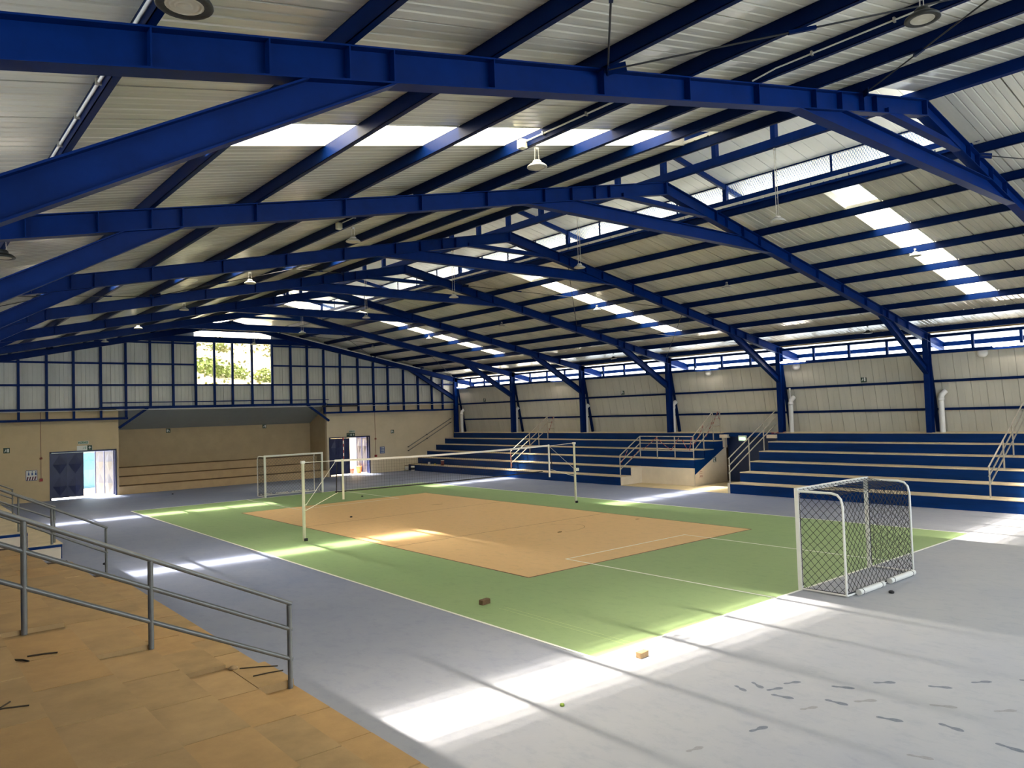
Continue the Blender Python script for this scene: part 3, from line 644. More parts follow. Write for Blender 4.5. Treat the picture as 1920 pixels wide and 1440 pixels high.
# left banks
tile_w = 0.968
def left_bank(label, y0, y1, tiles):
    t = empty('bleacher', label, 'bleachers', 'bleachers')
    for i in range(6):
        x = LXS[i]; xe = LXS[i + 1] if i < 5 else -17.0; z0 = 0 if i == 0 else HS[i - 1] - 0.05
        MB().box(x - 0.12, x, y0, y1, z0, HS[i] - 0.035).build('riser', RISER, t)
        if tiles and i < 6:
            MB().box(xe - 0.02, x - 0.005, y0, y1, HS[i] - 0.05, HS[i] - 0.03).build('bedding', GROUT, t)
            ox = (0.0, 0.02, 0.06, 0.14, 0.10, 0.0)[i]
            jy = -13.0 - ox - tile_w * 9; wdt = x - xe
            tms = [MB().box(xe + 0.002, x + 0.012, 0.009, tile_w - 0.009, HS[i] - 0.034, HS[i]).mesh('tile', m) for m in (TILE, TILE2, TILE3)]
            yy = jy
            while yy < y1 - 0.5:
                if yy > y0 - 0.5:
                    o = place(random.choice(tms), 'tile', t, loc=(0, yy, random.choice((0, 0, 0.002, -0.002))))
                yy += tile_w
        else: MB().box(xe - 0.01, x + 0.015, y0, y1, HS[i] - 0.035, HS[i]).build('tread', TREADR if not tiles else TILE, t)
    return t
b3 = left_bank('near bank of bleachers under the camera, with beige tiled treads', -28.5, -2.9, True)
b4 = left_bank('far bank of bleachers on the left, beyond the gap in the railings', 3.0, 22.95, False)
for i in range(6):
    xe = LXS[i + 1] if i < 5 else -17.0
    MB().box(xe, LXS[i] - 0.03, 2.96, 3.0, 0, HS[i] - 0.10).build('white_end', WHITEW, b4)
    MB().box(xe, LXS[i], 2.955, 3.0, HS[i] - 0.10, HS[i] - 0.03).build('blue_edge', RISER, b4)
# low aisle slabs beside the railing
for i, (h, xa, xb) in enumerate(((0.10, -12.35, -11.90), (0.05, -13.5, -12.74), (0.05, -14.3, -13.58), (0.05, -15.08, -14.40))):
    o = MB().box(xa, xb, -13.03, -12.1, HS[i], HS[i] + h).build('aisle_slab', TILE2, b3)

# ------------------------------------------------------------------ railings
def railing(label, posts, rails, m, r=0.025, rp=0.027, group='handrails', cat='railing'):
    t = empty('handrail', label, cat, group)
    for a, b in posts: MB().tube([a, b], rp, 10).build('post', m, t)
    for pts in rails: MB().tube(pts, r, 10).build('rail', m, t)
    return t
def slope_rail(label, side, y, posts, x0, x1, z0, sl, offs, m, r=0.025, rp=0.027):
    """posts: (x, base z); top rail height z0 at x0, rising sl per metre outwards"""
    f = lambda x: z0 + sl * abs(x - x0)
    P = [((x, y, zb), (x, y, f(x) - 0.01)) for x, zb in posts]
    Rr = [[(x0 + (-0.03 if side < 0 else -0.05) * (-1 if side < 0 else 1), y, f(x0) - o - (0.0)), (x1, y, f(x1) - o)] for o in offs]
    return railing(label, P, Rr, m, r, rp)
slope_rail('grey pipe handrail on the tiled bleacher, nearest the camera', -1, -13.05, [(-11.95, 0.44), (-13.56, 1.28), (-14.76, 1.69), (-15.9, 2.46)], -11.95, -16.6, 1.48, 0.487, (0, 0.32, 0.69), RAILM, 0.027, 0.03)
slope_rail('grey pipe handrail at the far edge of the tiled bleacher', -1, -3.2, [(-12.0, 0.44), (-13.05, 1.26), (-14.6, 1.69)], -12.0, -16.6, 1.48, 0.52, (0, 0.55), RAILM)
slope_rail('grey pipe handrail on the near edge of the far left bleacher', -1, 3.3, [(-12.02, 0.44), (-12.9, 0.86), (-14.4, 1.69)], -12.02, -16.6, 1.46, 0.48, (0, 0.35, 0.69), RAILM)
slope_rail('most distant grey pipe handrail on the left bleachers', -1, 12.2, [(-12.05, 0.44), (-13.6, 1.28)], -12.05, -16.6, 1.45, 0.48, (0, 0.35, 0.69), RAILM)
slope_rail('cream pipe handrail by the passage, on the near right bleacher', 1, -3.1, [(12.12, 0.44), (13.65, 0.86), (14.85, 1.69)], 12.1, 15.95, 1.5, 0.52, (0, 0.31, 0.62), RAILC)
slope_rail('cream pipe handrail at the frame edge, on the near right bleacher', 1, -12.95, [(12.42, 0.44), (13.85, 1.28), (14.85, 1.69)], 12.42, 16.2, 1.47, 0.56, (0, 0.30, 0.60), RAILC)
# corner railing of the far bank
ZA = [1.47, 2.33, 3.5]
posts = [((12.36, 3.4, 0.44), (12.36, 3.4, 1.47))] + [((13.92, y, 1.28), (13.92, y, 2.36)) for y in (3.4, 2.3, 1.2)] + [((13.92, 0.1, 0.85), (13.92, 0.1, 2.36)), ((14.75, 0.1, 1.69), (14.75, 0.1, 2.8)), ((15.55, 0.1, 2.08), (15.55, 0.1, 3.5)), ((16.15, 0.1, 2.46), (16.15, 0.1, 3.5))]
rails = [[(12.36, 3.4, 1.47 - o), (13.92, 3.4, 2.36 - o), (13.92, 0.1, 2.36 - o), (15.55, 0.1, 3.5 - o), (16.15, 0.1, 3.5 - o)] for o in (0, 0.35, 0.70)]
railing('cream corner railing above the white passage wall', posts, rails, RAILC)
posts = [((12.6, 12.2, 0.44), (12.6, 12.2, 1.5)), ((14.1, 12.2, 1.28), (14.1, 12.2, 2.5)), ((14.85, 12.2, 1.69), (14.85, 12.2, 2.95)), ((15.6, 12.2, 2.08), (15.6, 12.2, 3.45)), ((16.15, 12.2, 2.46), (16.15, 12.2, 3.45))]
rails = [[(12.6, 12.2, 1.5 - o), (15.6, 12.2, 3.45 - o), (16.15, 12.2, 3.45 - o)] for o in (0, 0.36, 0.72)]
railing('rust and cream handrail climbing the far right bleacher', posts, rails, RAILC)
# double rail on the end wall
t = empty('wall_handrail', 'pair of brown sloping handrails fixed to the far end wall', 'handrail')
for o in (0, 0.27):
    MB().tube([(12.2, 22.9, 1.6 - o), (15.95, 22.9, 3.5 - o)], 0.028, 8).build('rail', MARKB if False else RAILM, t)
    for x in (12.25, 13.8, 15.85): MB().lathe([(0, 0), (0.05, 0), (0.05, 0.06), (0, 0.06)], (x, 22.9, 1.6 - o + (x - 12.2) * 0.5067 - 0.03), 10).build('bracket', BLACK, t); MB().tube([(x, 22.9, 1.6 - o + (x - 12.2) * 0.5067), (x, 23.0, 1.6 - o + (x - 12.2) * 0.5067)], 0.02, 6).build('bracket', BLACK, t)
# barrier tape
def tape(label, runs):
    mb = MB()
    for a, b in runs:
        a, b = Vector(a), Vector(b); n = max(2, int((b - a).length / 0.12)); L = (b - a).length
        for k in range(n):
            p, q = a.lerp(b, k / n), a.lerp(b, (k + 1) / n); sag = lambda t: -0.10 * L * t * (1 - t)
            p.z += sag(k / n); q.z += sag((k + 1) / n); mb.cur = k % 2
            mb.bar(p, q, 0.010, 0.03)
    mb.cur = 0
    return tag(mb.build('barrier_tape', [RED, TAPEW]), label, 'tape', 'red and white barrier tapes')
tape('red and white barrier tape draped along the corner railing', [((12.4, 3.36, 1.1), (12.9, 3.36, 1.7)), ((13.0, 3.36, 1.2), (13.9, 3.36, 1.75)), ((13.88, 3.2, 1.7), (13.88, 2.3, 2.3)), ((13.88, 2.3, 2.3), (13.88, 1.4, 1.7)), ((13.88, 1.4, 1.7), (13.88, 0.9, 2.3)), ((13.88, 0.7, 2.2), (13.88, 0.4, 1.7)), ((13.88, 0.3, 1.7), (13.88, 0.15, 2.3))])
tape('red and white barrier tape on the stair rail over the passage', [((14.0, 0.06, 2.0), (14.7, 0.06, 2.85)), ((14.9, 0.06, 2.3), (15.5, 0.06, 3.1)), ((15.5, 0.06, 2.9), (15.9, 0.06, 3.5)), ((15.9, 0.06, 3.5), (16.1, 0.06, 3.0))])
tape('red tape wound round the lowest post of the far handrail', [((12.56, 12.16, 0.45), (12.56, 12.16, 1.5)), ((12.64, 12.16, 0.6), (12.54, 12.16, 1.3))])
tape('red and white barrier tape at the top of the far handrail', [((15.6, 12.16, 2.4), (16.05, 12.16, 3.4))])
tape('barrier tape lying along the sill behind the near passage rail', [((16.0, -2.8, 2.44), (16.0, -3.6, 2.52))])

# ------------------------------------------------------------------ goals
def diamond_panel(mb, A, B, C, D, step, wv, seed, jit=0.012):
    """net on the quad A-B-C-D (A->B along, A->D up) as crossing cords with a little sag"""
    A, B, C, D = map(Vector, (A, B, C, D)); L = ((B - A).length + (C - D).length) / 2; H = ((D - A).length + (C - B).length) / 2
    nu = max(2, round(L / step)); nv = max(2, round(H / step)); nrm = (B - A).cross(D - A).normalized()
    rng = random.Random(seed)
    def P(i, j):
        u, v = i / (2 * nu), j / (2 * nv); p = (A.lerp(B, u)).lerp(D.lerp(C, u), v)
        e = math.sin(math.pi * u) * math.sin(math.pi * v)
        q = noise.noise((i * 0.7 + seed, j * 0.7, seed)); q2 = noise.noise((i * 0.9, j * 0.8 + seed, 5 + seed))
        return p + nrm * (0.05 * e * q) + (B - A).normalized() * (jit * 2 * q * e) + (D - A).normalized() * (jit * 2 * q2 * e)
    for i in range(0, 2 * nu + 1):
        for j in range(0, 2 * nv + 1):
            if (i + j) % 2: continue
            for di in (1, -1):
                i2, j2 = i + di, j + 1
                if 0 <= i2 <= 2 * nu and j2 <= 2 * nv:
                    mb.bar(P(i, j), P(i2, j2), wv, wv, nrm)
    return mb
def goal(y, d, label, depth, weights, netm, nweight):
    """d=+1: net lies towards +y"""
    t = empty('goal', label, 'goal', 'handball goals')
    zt = 2.06; yb = y + d * depth
    for x in (-1.5, 1.5):
        MB().box(x - 0.04, x + 0.04, y - 0.04, y + 0.04, 0, zt - 0.081).build('goal_post', WHITE, t)
        arc = [(x, y, zt - 0.06), (x, yb - d * 0.22, zt - 0.06), (x, yb - d * 0.10, zt - 0.09), (x, yb - d * 0.03, zt - 0.17), (x, yb, zt - 0.32), (x, yb, 0.03)]
        MB().tube(arc, 0.025, 8).build('side_frame', WHITE, t)
        MB().tube([(x, y, 0.03), (x, yb, 0.03)], 0.025, 8).build('ground_bar', WHITE, t)
    MB().box(-1.54, 1.54, y - 0.04, y + 0.04, zt - 0.08, zt).build('crossbar', WHITE, t)
    MB().tube([(-1.5, yb, 0.03), (1.5, yb, 0.03)], 0.025, 8).build('ground_bar', WHITE, t)
    nm = MB(); st = 0.165; q = zt - 0.06
    for i, x in enumerate((-1.5, 1.5)): diamond_panel(nm, (x, y, 0.05), (x, yb, 0.05), (x, yb, q), (x, y, q), st, 0.007, 3 + i)
    diamond_panel(nm, (-1.5, yb, 0.05), (1.5, yb, 0.05), (1.5, yb - d * 0.05, q - 0.05), (-1.5, yb - d * 0.05, q - 0.05), st, 0.007, 9)
    diamond_panel(nm, (-1.5, y + d * 0.04, zt - 0.02), (1.5, y + d * 0.04, zt - 0.02), (1.5, yb - d * 0.15, q - 0.06), (-1.5, yb - d * 0.15, q - 0.06), st, 0.007, 12)
    nm.build('net', netm, t, 'stuff')
    cd = MB().tube([(-1.5, yb + d * 0.02, 0.07), (0, yb + d * 0.03, 0.05), (1.5, yb + d * 0.02, 0.07)], 0.012, 6).tube([(-1.5, y + d * .05, 0.05), (-1.5, yb, 0.06)], 0.010, 6)
    for x in (-1.5, 1.5): cd.tube([(x, y + d * 0.05, 0.1), (x, y + d * 0.05, zt - 0.1)], 0.008, 6)
    cd.build('lashing_cord', netm, t)
    for a, b in weights:
        wob = MB().tube([(a, yb + d * 0.09, 0.06), (b, yb + d * 0.09, 0.06)], 0.058, 14).build('ballast_tube', WHITE, t)
        sm = MB()
        for xx in (a + 0.12 * (b - a), b - 0.12 * (b - a)): sm.tube([(xx - 0.008, yb + d * 0.09, 0.06), (xx + 0.008, yb + d * 0.09, 0.06)], 0.062, 14)
        me = sm.mesh('strap', BLACK); o = place(me, 'strap', wob)
    return t
goal(-14.0, -1, 'white goal with black net standing near the camera on the dusty floor', 0.95, [(-1.15, -0.3), (-0.05, 1.15)][:0] + [(-1.2, -0.15), (0.15, 1.3)], NETB, 2)
goal(14.0, 1, 'white goal with grey net at the far end before the bench steps', 0.95, [(-1.35, -0.75), (-0.55, 0.1), (0.3, 1.2)], NETG, 3)

# ------------------------------------------------------------------ volleyball net and posts
NY = 0.15
for x, lb in ((-5.78, 'cream net post standing left of the volleyball net'), (6.03, 'cream net post standing right of the volleyball net')):
    s = -1 if x < 0 else 1
    t = empty('net_post', lb, 'post', 'volleyball net posts')
    MB().tube([(x, NY, 0), (x, NY, 2.42)], 0.048, 12).build('pole', CREAM, t)
    MB().box(x - 0.055, x + 0.055, NY - 0.05, NY + 0.05, 2.40, 2.48).build('pulley_cap', WHITE, t)
    MB().box(x - s * 0.02 - 0.05, x - s * 0.02 + 0.05, NY - 0.10, NY - 0.045, 0.0, 0.09).build('foot_bracket', BLACK, t)
    if s > 0: MB().box(x - 0.02, x + 0.16, NY - 0.09, NY + 0.02, 1.30, 1.42).build('winch', CREAM, t)
    for z in (0.95, 1.12): MB().tube([(x, NY - 0.04, z), (x - s * 0.06, NY - 0.09, z)], 0.014, 6).build('cord_hook', CREAM, t)
t = empty('volleyball_net', 'volleyball net with white top tape stretched across the orange court', 'net')
tp = MB(); N = 24
zt = lambda x: 2.42 - 0.06 * (1 - (x / 4.7) ** 2); zb = lambda x: 1.42 - 0.03 * (1 - (x / 4.5) ** 2)
pts = [-4.7 + 9.35 * k / N for k in range(N + 1)]
for a, b in zip(pts, pts[1:]): tp.bar((a, NY, zt(a)), (b, NY, zt(b)), 0.012, 0.065)
tp.build('top_tape', WEB, t)
MB().tube([(x, NY, zb(x)) for x in pts if x < 4.6], 0.02, 6).build('bottom_rope', BLACK, t)
nm = MB()
x = -4.5
while x <= 4.6:
    nm.bar((x, NY, zb(x)), (x, NY, zt(x)), 0.0028, 0.0028, (0, 1, 0)); x += 0.1
for k in range(1, 10):
    f = k / 10
    for a, b in zip(pts[1:-1], pts[2:-1]): nm.bar((a, NY, zb(a) + (zt(a) - zb(a)) * f), (b, NY, zb(b) + (zt(b) - zb(b)) * f), 0.0028, 0.0028)
nm.build('net_mesh', NETB, t, 'stuff')
for x in (-4.43, 4.6): MB().box(x - 0.035, x + 0.035, NY - 0.03, NY - 0.005, 1.16, 2.46).build('side_sleeve', CREAM if x < 0 else WHITE, t)
MB().tube([(-4.62, NY, 2.38), (-4.66, NY, 1.38)], 0.016, 6).build('edge_cord', BLACK, t)
MB().tube([(4.66, NY, 2.38), (4.78, NY, 1.45)], 0.016, 6).build('edge_cord', BLACK, t)
MB().tube([(-5.76, NY, 2.43), (-4.7, NY, 2.42)], 0.009, 6).tube([(4.6, NY, 2.4), (6.03, NY, 2.45)], 0.009, 6).build('head_cord', WEB, t)
MB().tube([(-4.69, NY, 2.37), (-5.72, NY - 0.05, 1.12)], 0.008, 6).tube([(-4.6, NY, 1.4), (-5.72, NY - 0.05, 0.95)], 0.009, 6).tube([(4.68, NY, 2.36), (6.0, NY - 0.05, 1.36)], 0.006, 6).tube([(4.7, NY, 1.45), (5.95, NY - 0.05, 1.1)], 0.009, 6).build('tension_cord', WEB, t)
an = MB(); zz = 1.42
for k in range(7):
    an.cur = k % 2; an.tube([(-4.40, NY - 0.045, 2.45 + k * 0.1), (-4.40, NY - 0.045, 2.45 + (k + 1) * 0.1)], 0.014, 6)
an.cur = 0
tag(an.build('net_antenna', [RED, WEB]), 'red and white striped antenna rising from the left end of the net', 'antenna')

# ------------------------------------------------------------------ high bay lamps
def lamp_meshes():
    P = {}
    P['reflector'] = (MB().lathe([(0.06, 0.06), (0.12, 0.055), (0.165, 0.02), (0.172, 0.0), (0.165, -0.006), (0.118, -0.004), (0.112, 0.004)], n=24), LAMPM)
    P['cooling_body'] = (MB().lathe([(0.0, 0.12), (0.055, 0.12), (0.075, 0.10), (0.08, 0.06), (0.06, 0.055)], n=16), LAMPM)
    P['lens'] = (MB().lathe([(0.116, 0.0), (0.105, -0.006), (0.095, 0.002), (0.08, -0.006), (0.065, 0.002), (0.05, -0.006), (0.03, 0.002), (0.0, -0.002)], n=24), LENS)
    return {k: v[0].mesh(k, v[1]) for k, v in P.items()}
LM = lamp_meshes()
LMD = {k: (m.copy() if k != 'lens' else m) for k, m in LM.items()}
for k in ('reflector', 'cooling_body'): LMD[k].materials.clear(); LMD[k].materials.append(LAMPD)
def lamp(x, y, z, top, label, dark=False):
    t = empty('high_bay_lamp', label, 'lamp', 'high bay lamps', loc=(x, y, z), world=False)
    for k, me in (LMD if dark else LM).items(): place(me, k, t)
    h = top - z
    for sx in (-1, 1):
        mb = MB(); npt = max(2, int((h - 0.12) / 0.05))
        for q in range(npt):
            za, zb_ = 0.11 + (h - 0.11) * q / npt, 0.11 + (h - 0.11) * (q + 1) / npt
            mb.bar((sx * 0.05 * (1 - 0.35 * q / npt), 0, za), (sx * 0.05 * (1 - 0.35 * (q + 1) / npt), 0, zb_), 0.012 if q % 2 else 0.006, 0.006 if q % 2 else 0.012, (0, 1, 0))
        place(mb.mesh('chain', CHAIN), 'chain', t)
    place(MB().box(-0.03, 0.03, -0.025, 0.025, h - 0.04, h).mesh('hanger', LAMPM), 'hanger', t)
YL = [-12.97, -6.52, -0.1, 6.32, 12.72, 19.0]
for k, y in enumerate(YL):
    lamp(0, y, 8.0, 9.70 if k < 5 else 9.6, 'high bay lamp on long chains below the ridge, %s from the camera' % ORD[k])
    lamp(7.43, y, 8.0, rz(7.68) + 0.03 if False else rz(7.43) + 0.02, 'high bay lamp hung close under the right roof slope, %s from the camera' % ORD[k])
    lamp(-7.43, y, 7.88, rz(7.43) + 0.02, 'high bay lamp hung close under the left roof slope, %s ahead of the camera' % ORD[k])
lamp(-7.6, -19.15, 7.72, rz(7.6) + 0.02, 'dark rimmed high bay lamp at the top right, over the camera', True)
lamp(-14.43, -17.47, 6.38, rz(14.43) + 0.02, 'dark rimmed high bay lamp at the top left, near the left eave', True)
lamp(-14.45, -8.5, 6.4, rz(14.45) + 0.02, 'dark high bay lamp at the left picture edge under the eave', True)
lamp(14.4, -8.24, 6.5, rz(14.4) + 0.02, 'dark high bay lamp over the near right bleacher at the eave', True)
lamp(14.4, 5.44, 6.5, rz(14.4) + 0.02, 'dark high bay lamp over the far right bleacher at the eave', True)

# ------------------------------------------------------------------ wall lights, signs, services
for k, (ya, yb) in enumerate(((-13.3, -12.1), (-4.55, -3.35), (0.1, 1.4), (11.3, 12.3), (21.2, 22.3))):
    t = empty('strip_light', 'lit white strip light on the sill of the right wall, %s from the camera' % ORD[k], 'lamp', 'strip lights on the right wall sill')
    MB().tube([(16.12, ya, 5.69), (16.12, yb, 5.69)], 0.028, 8).build('tube', TUBE, t)
    MB().box(16.13, 16.19, ya - 0.03, yb + 0.03, 5.66, 5.74).build('batten', WHITE, t)
for k, (y, z) in enumerate(((-11.65, 5.5), (-4.0, 5.5), (0.8, 5.5))):
    t = empty('bulkhead_light', 'round white bulkhead light below the sill of the right wall, %s from the camera' % ORD[k], 'lamp', 'bulkhead lights below the sill')
    mb = MB().lathe([(0, 0.06), (0.10, 0.055), (0.16, 0.03), (0.18, 0.0)], n=18); me = mb.mesh('cover', PVC); o = place(me, 'cover', t)
    o.matrix_parent_inverse = Matrix(); o.location = (wx(z) - 0.05, y, z); o.rotation_euler = (0, -math.pi / 2, 0)
    o2 = place(MB().lathe([(0, 0), (0.19, 0), (0.19, 0.012), (0.0, 0.012)], n=18).mesh('base', WHITE), 'base', t); o2.location = (wx(z) - 0.04, y, z); o2.rotation_euler = (0, -math.pi / 2, 0)

def glyph_exit(mb, flip=1):
    """running figure and door, in a unit square 0..1 (x) by 0..1 (z); local y = 0"""
    q = lambda pts: mb.add([((x if flip > 0 else 1 - x), 0, z) for x, z in pts], [tuple(range(len(pts)))])
    q([(0.62, 0.12), (0.92, 0.12), (0.92, 0.88), (0.62, 0.88)])
    q([(0.34, 0.70), (0.44, 0.70), (0.44, 0.82), (0.34, 0.82)])
    q([(0.22, 0.45), (0.36, 0.42), (0.46, 0.66), (0.34, 0.68)])
    q([(0.42, 0.62), (0.58, 0.52), (0.58, 0.46), (0.40, 0.54)])
    q([(0.24, 0.45), (0.36, 0.43), (0.50, 0.28), (0.44, 0.22)])
    q([(0.22, 0.46), (0.30, 0.42), (0.18, 0.14), (0.08, 0.18)])
def glyph_arrow(mb, s=1):
    q = lambda pts: mb.add([(x, 0, z) for x, z in pts], [tuple(range(len(pts)))])
    q([(0.43, 0.1), (0.57, 0.1), (0.57, 0.6), (0.43, 0.6)]); q([(0.18, 0.5), (0.82, 0.5), (0.5, 0.9)])
def sign(name, label, loc, rot, wd, ht, plate, parts, group='signs on the walls', border=None):
    """sign faces local -y"""
    t = empty(name, label, 'sign', group, loc=loc, world=False); t.rotation_euler = (0, 0, rot)
    place(MB().box(0, wd, 0.0, 0.012, 0, ht).mesh('plate', plate), 'plate', t)
    if border:
        b = MB(); e = 0.02
        for x0, x1, z0, z1 in ((0, wd, 0, e), (0, wd, ht - e, ht), (0, e, 0, ht), (wd - e, wd, 0, ht)): b.box(x0, x1, -0.004, 0, z0, z1)
        place(b.mesh('border', border), 'border', t)
    for nm, mb, m, ox, oz, sc in parts:
        o = place(mb.mesh(nm, m) if isinstance(mb, MB) else mb, nm, t, loc=(ox, -0.003 if 'field' in nm else -0.009, oz)); o.scale = (sc[0], 1, sc[1])
    return t
def G(fn, *a): mb = MB(); fn(mb, *a); return mb
def letters(s, size, m):
    me = text_mesh(s, size); me.materials.clear(); me.materials.append(m)
    for v in me.vertices: v.co = (v.co.x, 0, v.co.y)
    return me
sign('exit_sign', 'green running man sign on the left of the end wall', (-11.22, 22.985, 2.54), 0, 0.27, 0.27, DKGREEN, [('pictogram', G(glyph_exit), SIGNW, 0.02, 0.02, (0.23, 0.23))])
sign('exit_sign', 'green SALIDA name plate above the left doorway', (-7.95, 22.985, 2.83), 0, 0.50, 0.16, GREEN, [('lettering', letters('SALIDA', 0.13, SIGNW), SIGNW, 0.25, 0.08, (1, 1))], border=SIGNW)
sign('exit_sign', 'pale exit sign with green upward arrow on the left doorway lintel', (-8.0, 22.96, 2.50), 0, 0.72, 0.25, SIGNW, [('arrow_field', MB().box(0, 0.23, -0.002, 0, 0.0, 0.25), DKGREEN, 0.48, 0.0, (1, 1)), ('arrow', G(glyph_arrow), SIGNW, 0.50, 0.02, (0.2, 0.21)), ('pictogram', G(glyph_exit), mat('faded_green', (0.35, 0.5, 0.42), 0.5), 0.25, 0.03, (0.19, 0.19))])
bpy.data.objects[-1] if False else None
sign('exit_sign', 'green SALIDA name plate above the right doorway', (7.78, 22.985, 2.78), 0, 0.42, 0.15, GREEN, [('lettering', letters('SALIDA', 0.11, SIGNW), SIGNW, 0.21, 0.075, (1, 1))], border=SIGNW)
sign('exit_sign', 'green exit sign with white arrow on the right doorway lintel', (7.58, 22.96, 2.53), 0, 0.60, 0.23, DKGREEN, [('arrow', G(glyph_arrow), SIGNW, 0.40, 0.02, (0.18, 0.19)), ('pictogram', G(glyph_exit), SIGNW, 0.20, 0.03, (0.17, 0.17)), ('lettering', letters('SALIDA', 0.06, SIGNW), SIGNW, 0.10, 0.16, (1, 1))])
sign('exit_sign', 'green running man sign right of the right doorway', (10.93, 22.985, 2.61), 0, 0.24, 0.24, DKGREEN, [('pictogram', G(glyph_exit, -1), SIGNW, 0.02, 0.02, (0.2, 0.2))])
sign('exit_sign', 'green running man sign on the left of the niche back wall', (-2.9, 25.485, 3.22), 0, 0.25, 0.25, DKGREEN, [('pictogram', G(glyph_exit, -1), SIGNW, 0.02, 0.02, (0.21, 0.21))])
sign('exit_sign', 'green running man sign on the right of the niche back wall', (2.95, 25.485, 3.27), 0, 0.25, 0.25, DKGREEN, [('pictogram', G(glyph_exit), SIGNW, 0.02, 0.02, (0.21, 0.21))])
RW = -math.pi / 2
for y, lb, fl_ in ((-6.86, 'green running man sign on the right wall, nearest the camera', 1), (6.9, 'green running man sign on the right wall, behind the corner railing', -1), (19.75, 'small green sign on the right wall, nearest the end wall', 1)):
    sign('exit_sign', lb, (wx(4.72) - 0.03, y, 4.60), RW, 0.25, 0.25, DKGREEN, [('pictogram', G(glyph_exit, fl_), SIGNW, 0.02, 0.02, (0.21, 0.21))])
sign('exit_sign', 'small green running man sign on the white passage side wall', (15.25, -0.05, 1.05), 0, 0.24, 0.24, SIGNW, [('pictogram', G(glyph_exit), DKGREEN, 0.01, 0.01, (0.22, 0.22))], border=DKGREEN)
t = empty('exit_light', 'lit green exit box hanging over the passage between the bleachers', 'sign', loc=(16.02, -1.0, 2.06), world=False); t.rotation_euler = (0, 0, RW)
place(MB().box(0, 0.44, 0, 0.05, 0.0, 0.26).mesh('box', SIGNW), 'box', t); place(MB().box(0.05, 0.39, -0.006, 0, 0.04, 0.18).mesh('lit_face', EXITL), 'lit_face', t); place(MB().tube([(0.22, 0.02, 0.26), (0.22, 0.02, 0.40)], 0.008, 6).mesh('hanger', BLACK), 'hanger', t)
stripes = MB()
for k in range(4): stripes.add([(0.05 + 0.13 * k, 0, 0.02), (0.12 + 0.13 * k, 0, 0.02), (0.17 + 0.13 * k, 0, 0.2), (0.10 + 0.13 * k, 0, 0.2)], [(0, 1, 2, 3)])
figs = MB()
for k in range(3):
    c = 0.1 + 0.16 * k; figs.add([(c - 0.04, 0, 0.25), (c + 0.04, 0, 0.25), (c + 0.03, 0, 0.38), (c - 0.03, 0, 0.38)], [(0, 1, 2, 3)]); figs.add([(c - 0.02, 0, 0.40), (c + 0.02, 0, 0.40), (c + 0.02, 0, 0.45), (c - 0.02, 0, 0.45)], [(0, 1, 2, 3)])
sign('notice', 'white notice with slanted dark stripes left of the left doorway', (-10.28, 22.985, 1.10), 0, 0.5, 0.52, SIGNW, [('stripes', stripes, mat('stripe_maroon', (0.12, 0.02, 0.04), 0.6), -0.02, 0, (0.85, 1)), ('figures', figs, SIGNB, 0.03, 0.02, (0.95, 1))], border=SIGNB)
figs2 = MB()
for a in range(3):
    for b in range(4):
        c, e = 0.05 + 0.1 * a, 0.05 + 0.1 * b; figs2.add([(c, 0, e), (c + 0.06, 0, e + 0.01), (c + 0.05, 0, e + 0.07), (c + 0.01, 0, e + 0.06)], [(0, 1, 2, 3)])
sign('notice', 'small blue and white notice right of the right doorway', (10.05, 22.985, 1.28), 0, 0.36, 0.46, SIGNB, [('figures', figs2, SIGNW, 0.0, 0.0, (1, 1))])
# red marking on the white passage wall
sign('extinguisher_sign', 'small red and white extinguisher sign on the passage side wall', (14.12, -0.05, 0.38), 0, 0.22, 0.34, WHITEW, [('zigzag', MB().add([(0, 0, 0), (0.05, 0, 0.1), (0.08, 0, 0.1), (0.03, 0, 0)], [(0, 1, 2, 3)]).add([(0.07, 0, 0), (0.12, 0, 0.1), (0.15, 0, 0.1), (0.10, 0, 0)], [(0, 1, 2, 3)]).add([(0.14, 0, 0), (0.19, 0, 0.1), (0.22, 0, 0.1), (0.17, 0, 0)], [(0, 1, 2, 3)]), RED, 0.01, 0.02, (1, 1)), ('dots', MB().add([(0.02, 0, 0.2), (0.06, 0, 0.2), (0.06, 0, 0.24), (0.02, 0, 0.24)], [(0, 1, 2, 3)]).add([(0.12, 0, 0.2), (0.2, 0, 0.2), (0.2, 0, 0.22), (0.12, 0, 0.22)], [(0, 1, 2, 3)]).add([(0.03, 0, 0.29), (0.2, 0, 0.29), (0.2, 0, 0.31), (0.03, 0, 0.31)], [(0, 1, 2, 3)]), RED, 0.0, 0.0, (1, 1))])
# alarm call points with their conduits
for x, zt_, zb_, zm, lb in ((-9.62, 4.6, 1.10, 2.2, 'red alarm button and thin conduit left of the left doorway'), (9.70, 4.34, 1.15, 2.3, 'red alarm button and thin conduit right of the right doorway')):
    t = empty('alarm_point', lb, 'alarm', 'alarm call points')
    MB().tube([(x, 22.96, zb_ + 0.05), (x, 22.96, zt_)], 0.014, 6).build('conduit', mat('conduit_brown', (0.25, 0.13, 0.09), 0.6), t)
    MB().box(x - 0.07, x + 0.07, 22.9, 22.99, zb_ - 0.07, zb_ + 0.07).build('call_box', RED, t)
    MB().lathe([(0, -0.05), (0.06, -0.05), (0.065, 0.0), (0.05, 0.05), (0, 0.06)], (x, 22.93, zm), 12).build('sounder', mat('sounder_red', (0.25, 0.07, 0.04), 0.5), t)
    MB().box(x - 0.06, x + 0.06, 22.9, 22.98, zt_ - 0.02, zt_ + 0.12).build('junction_box', WHITE, t)
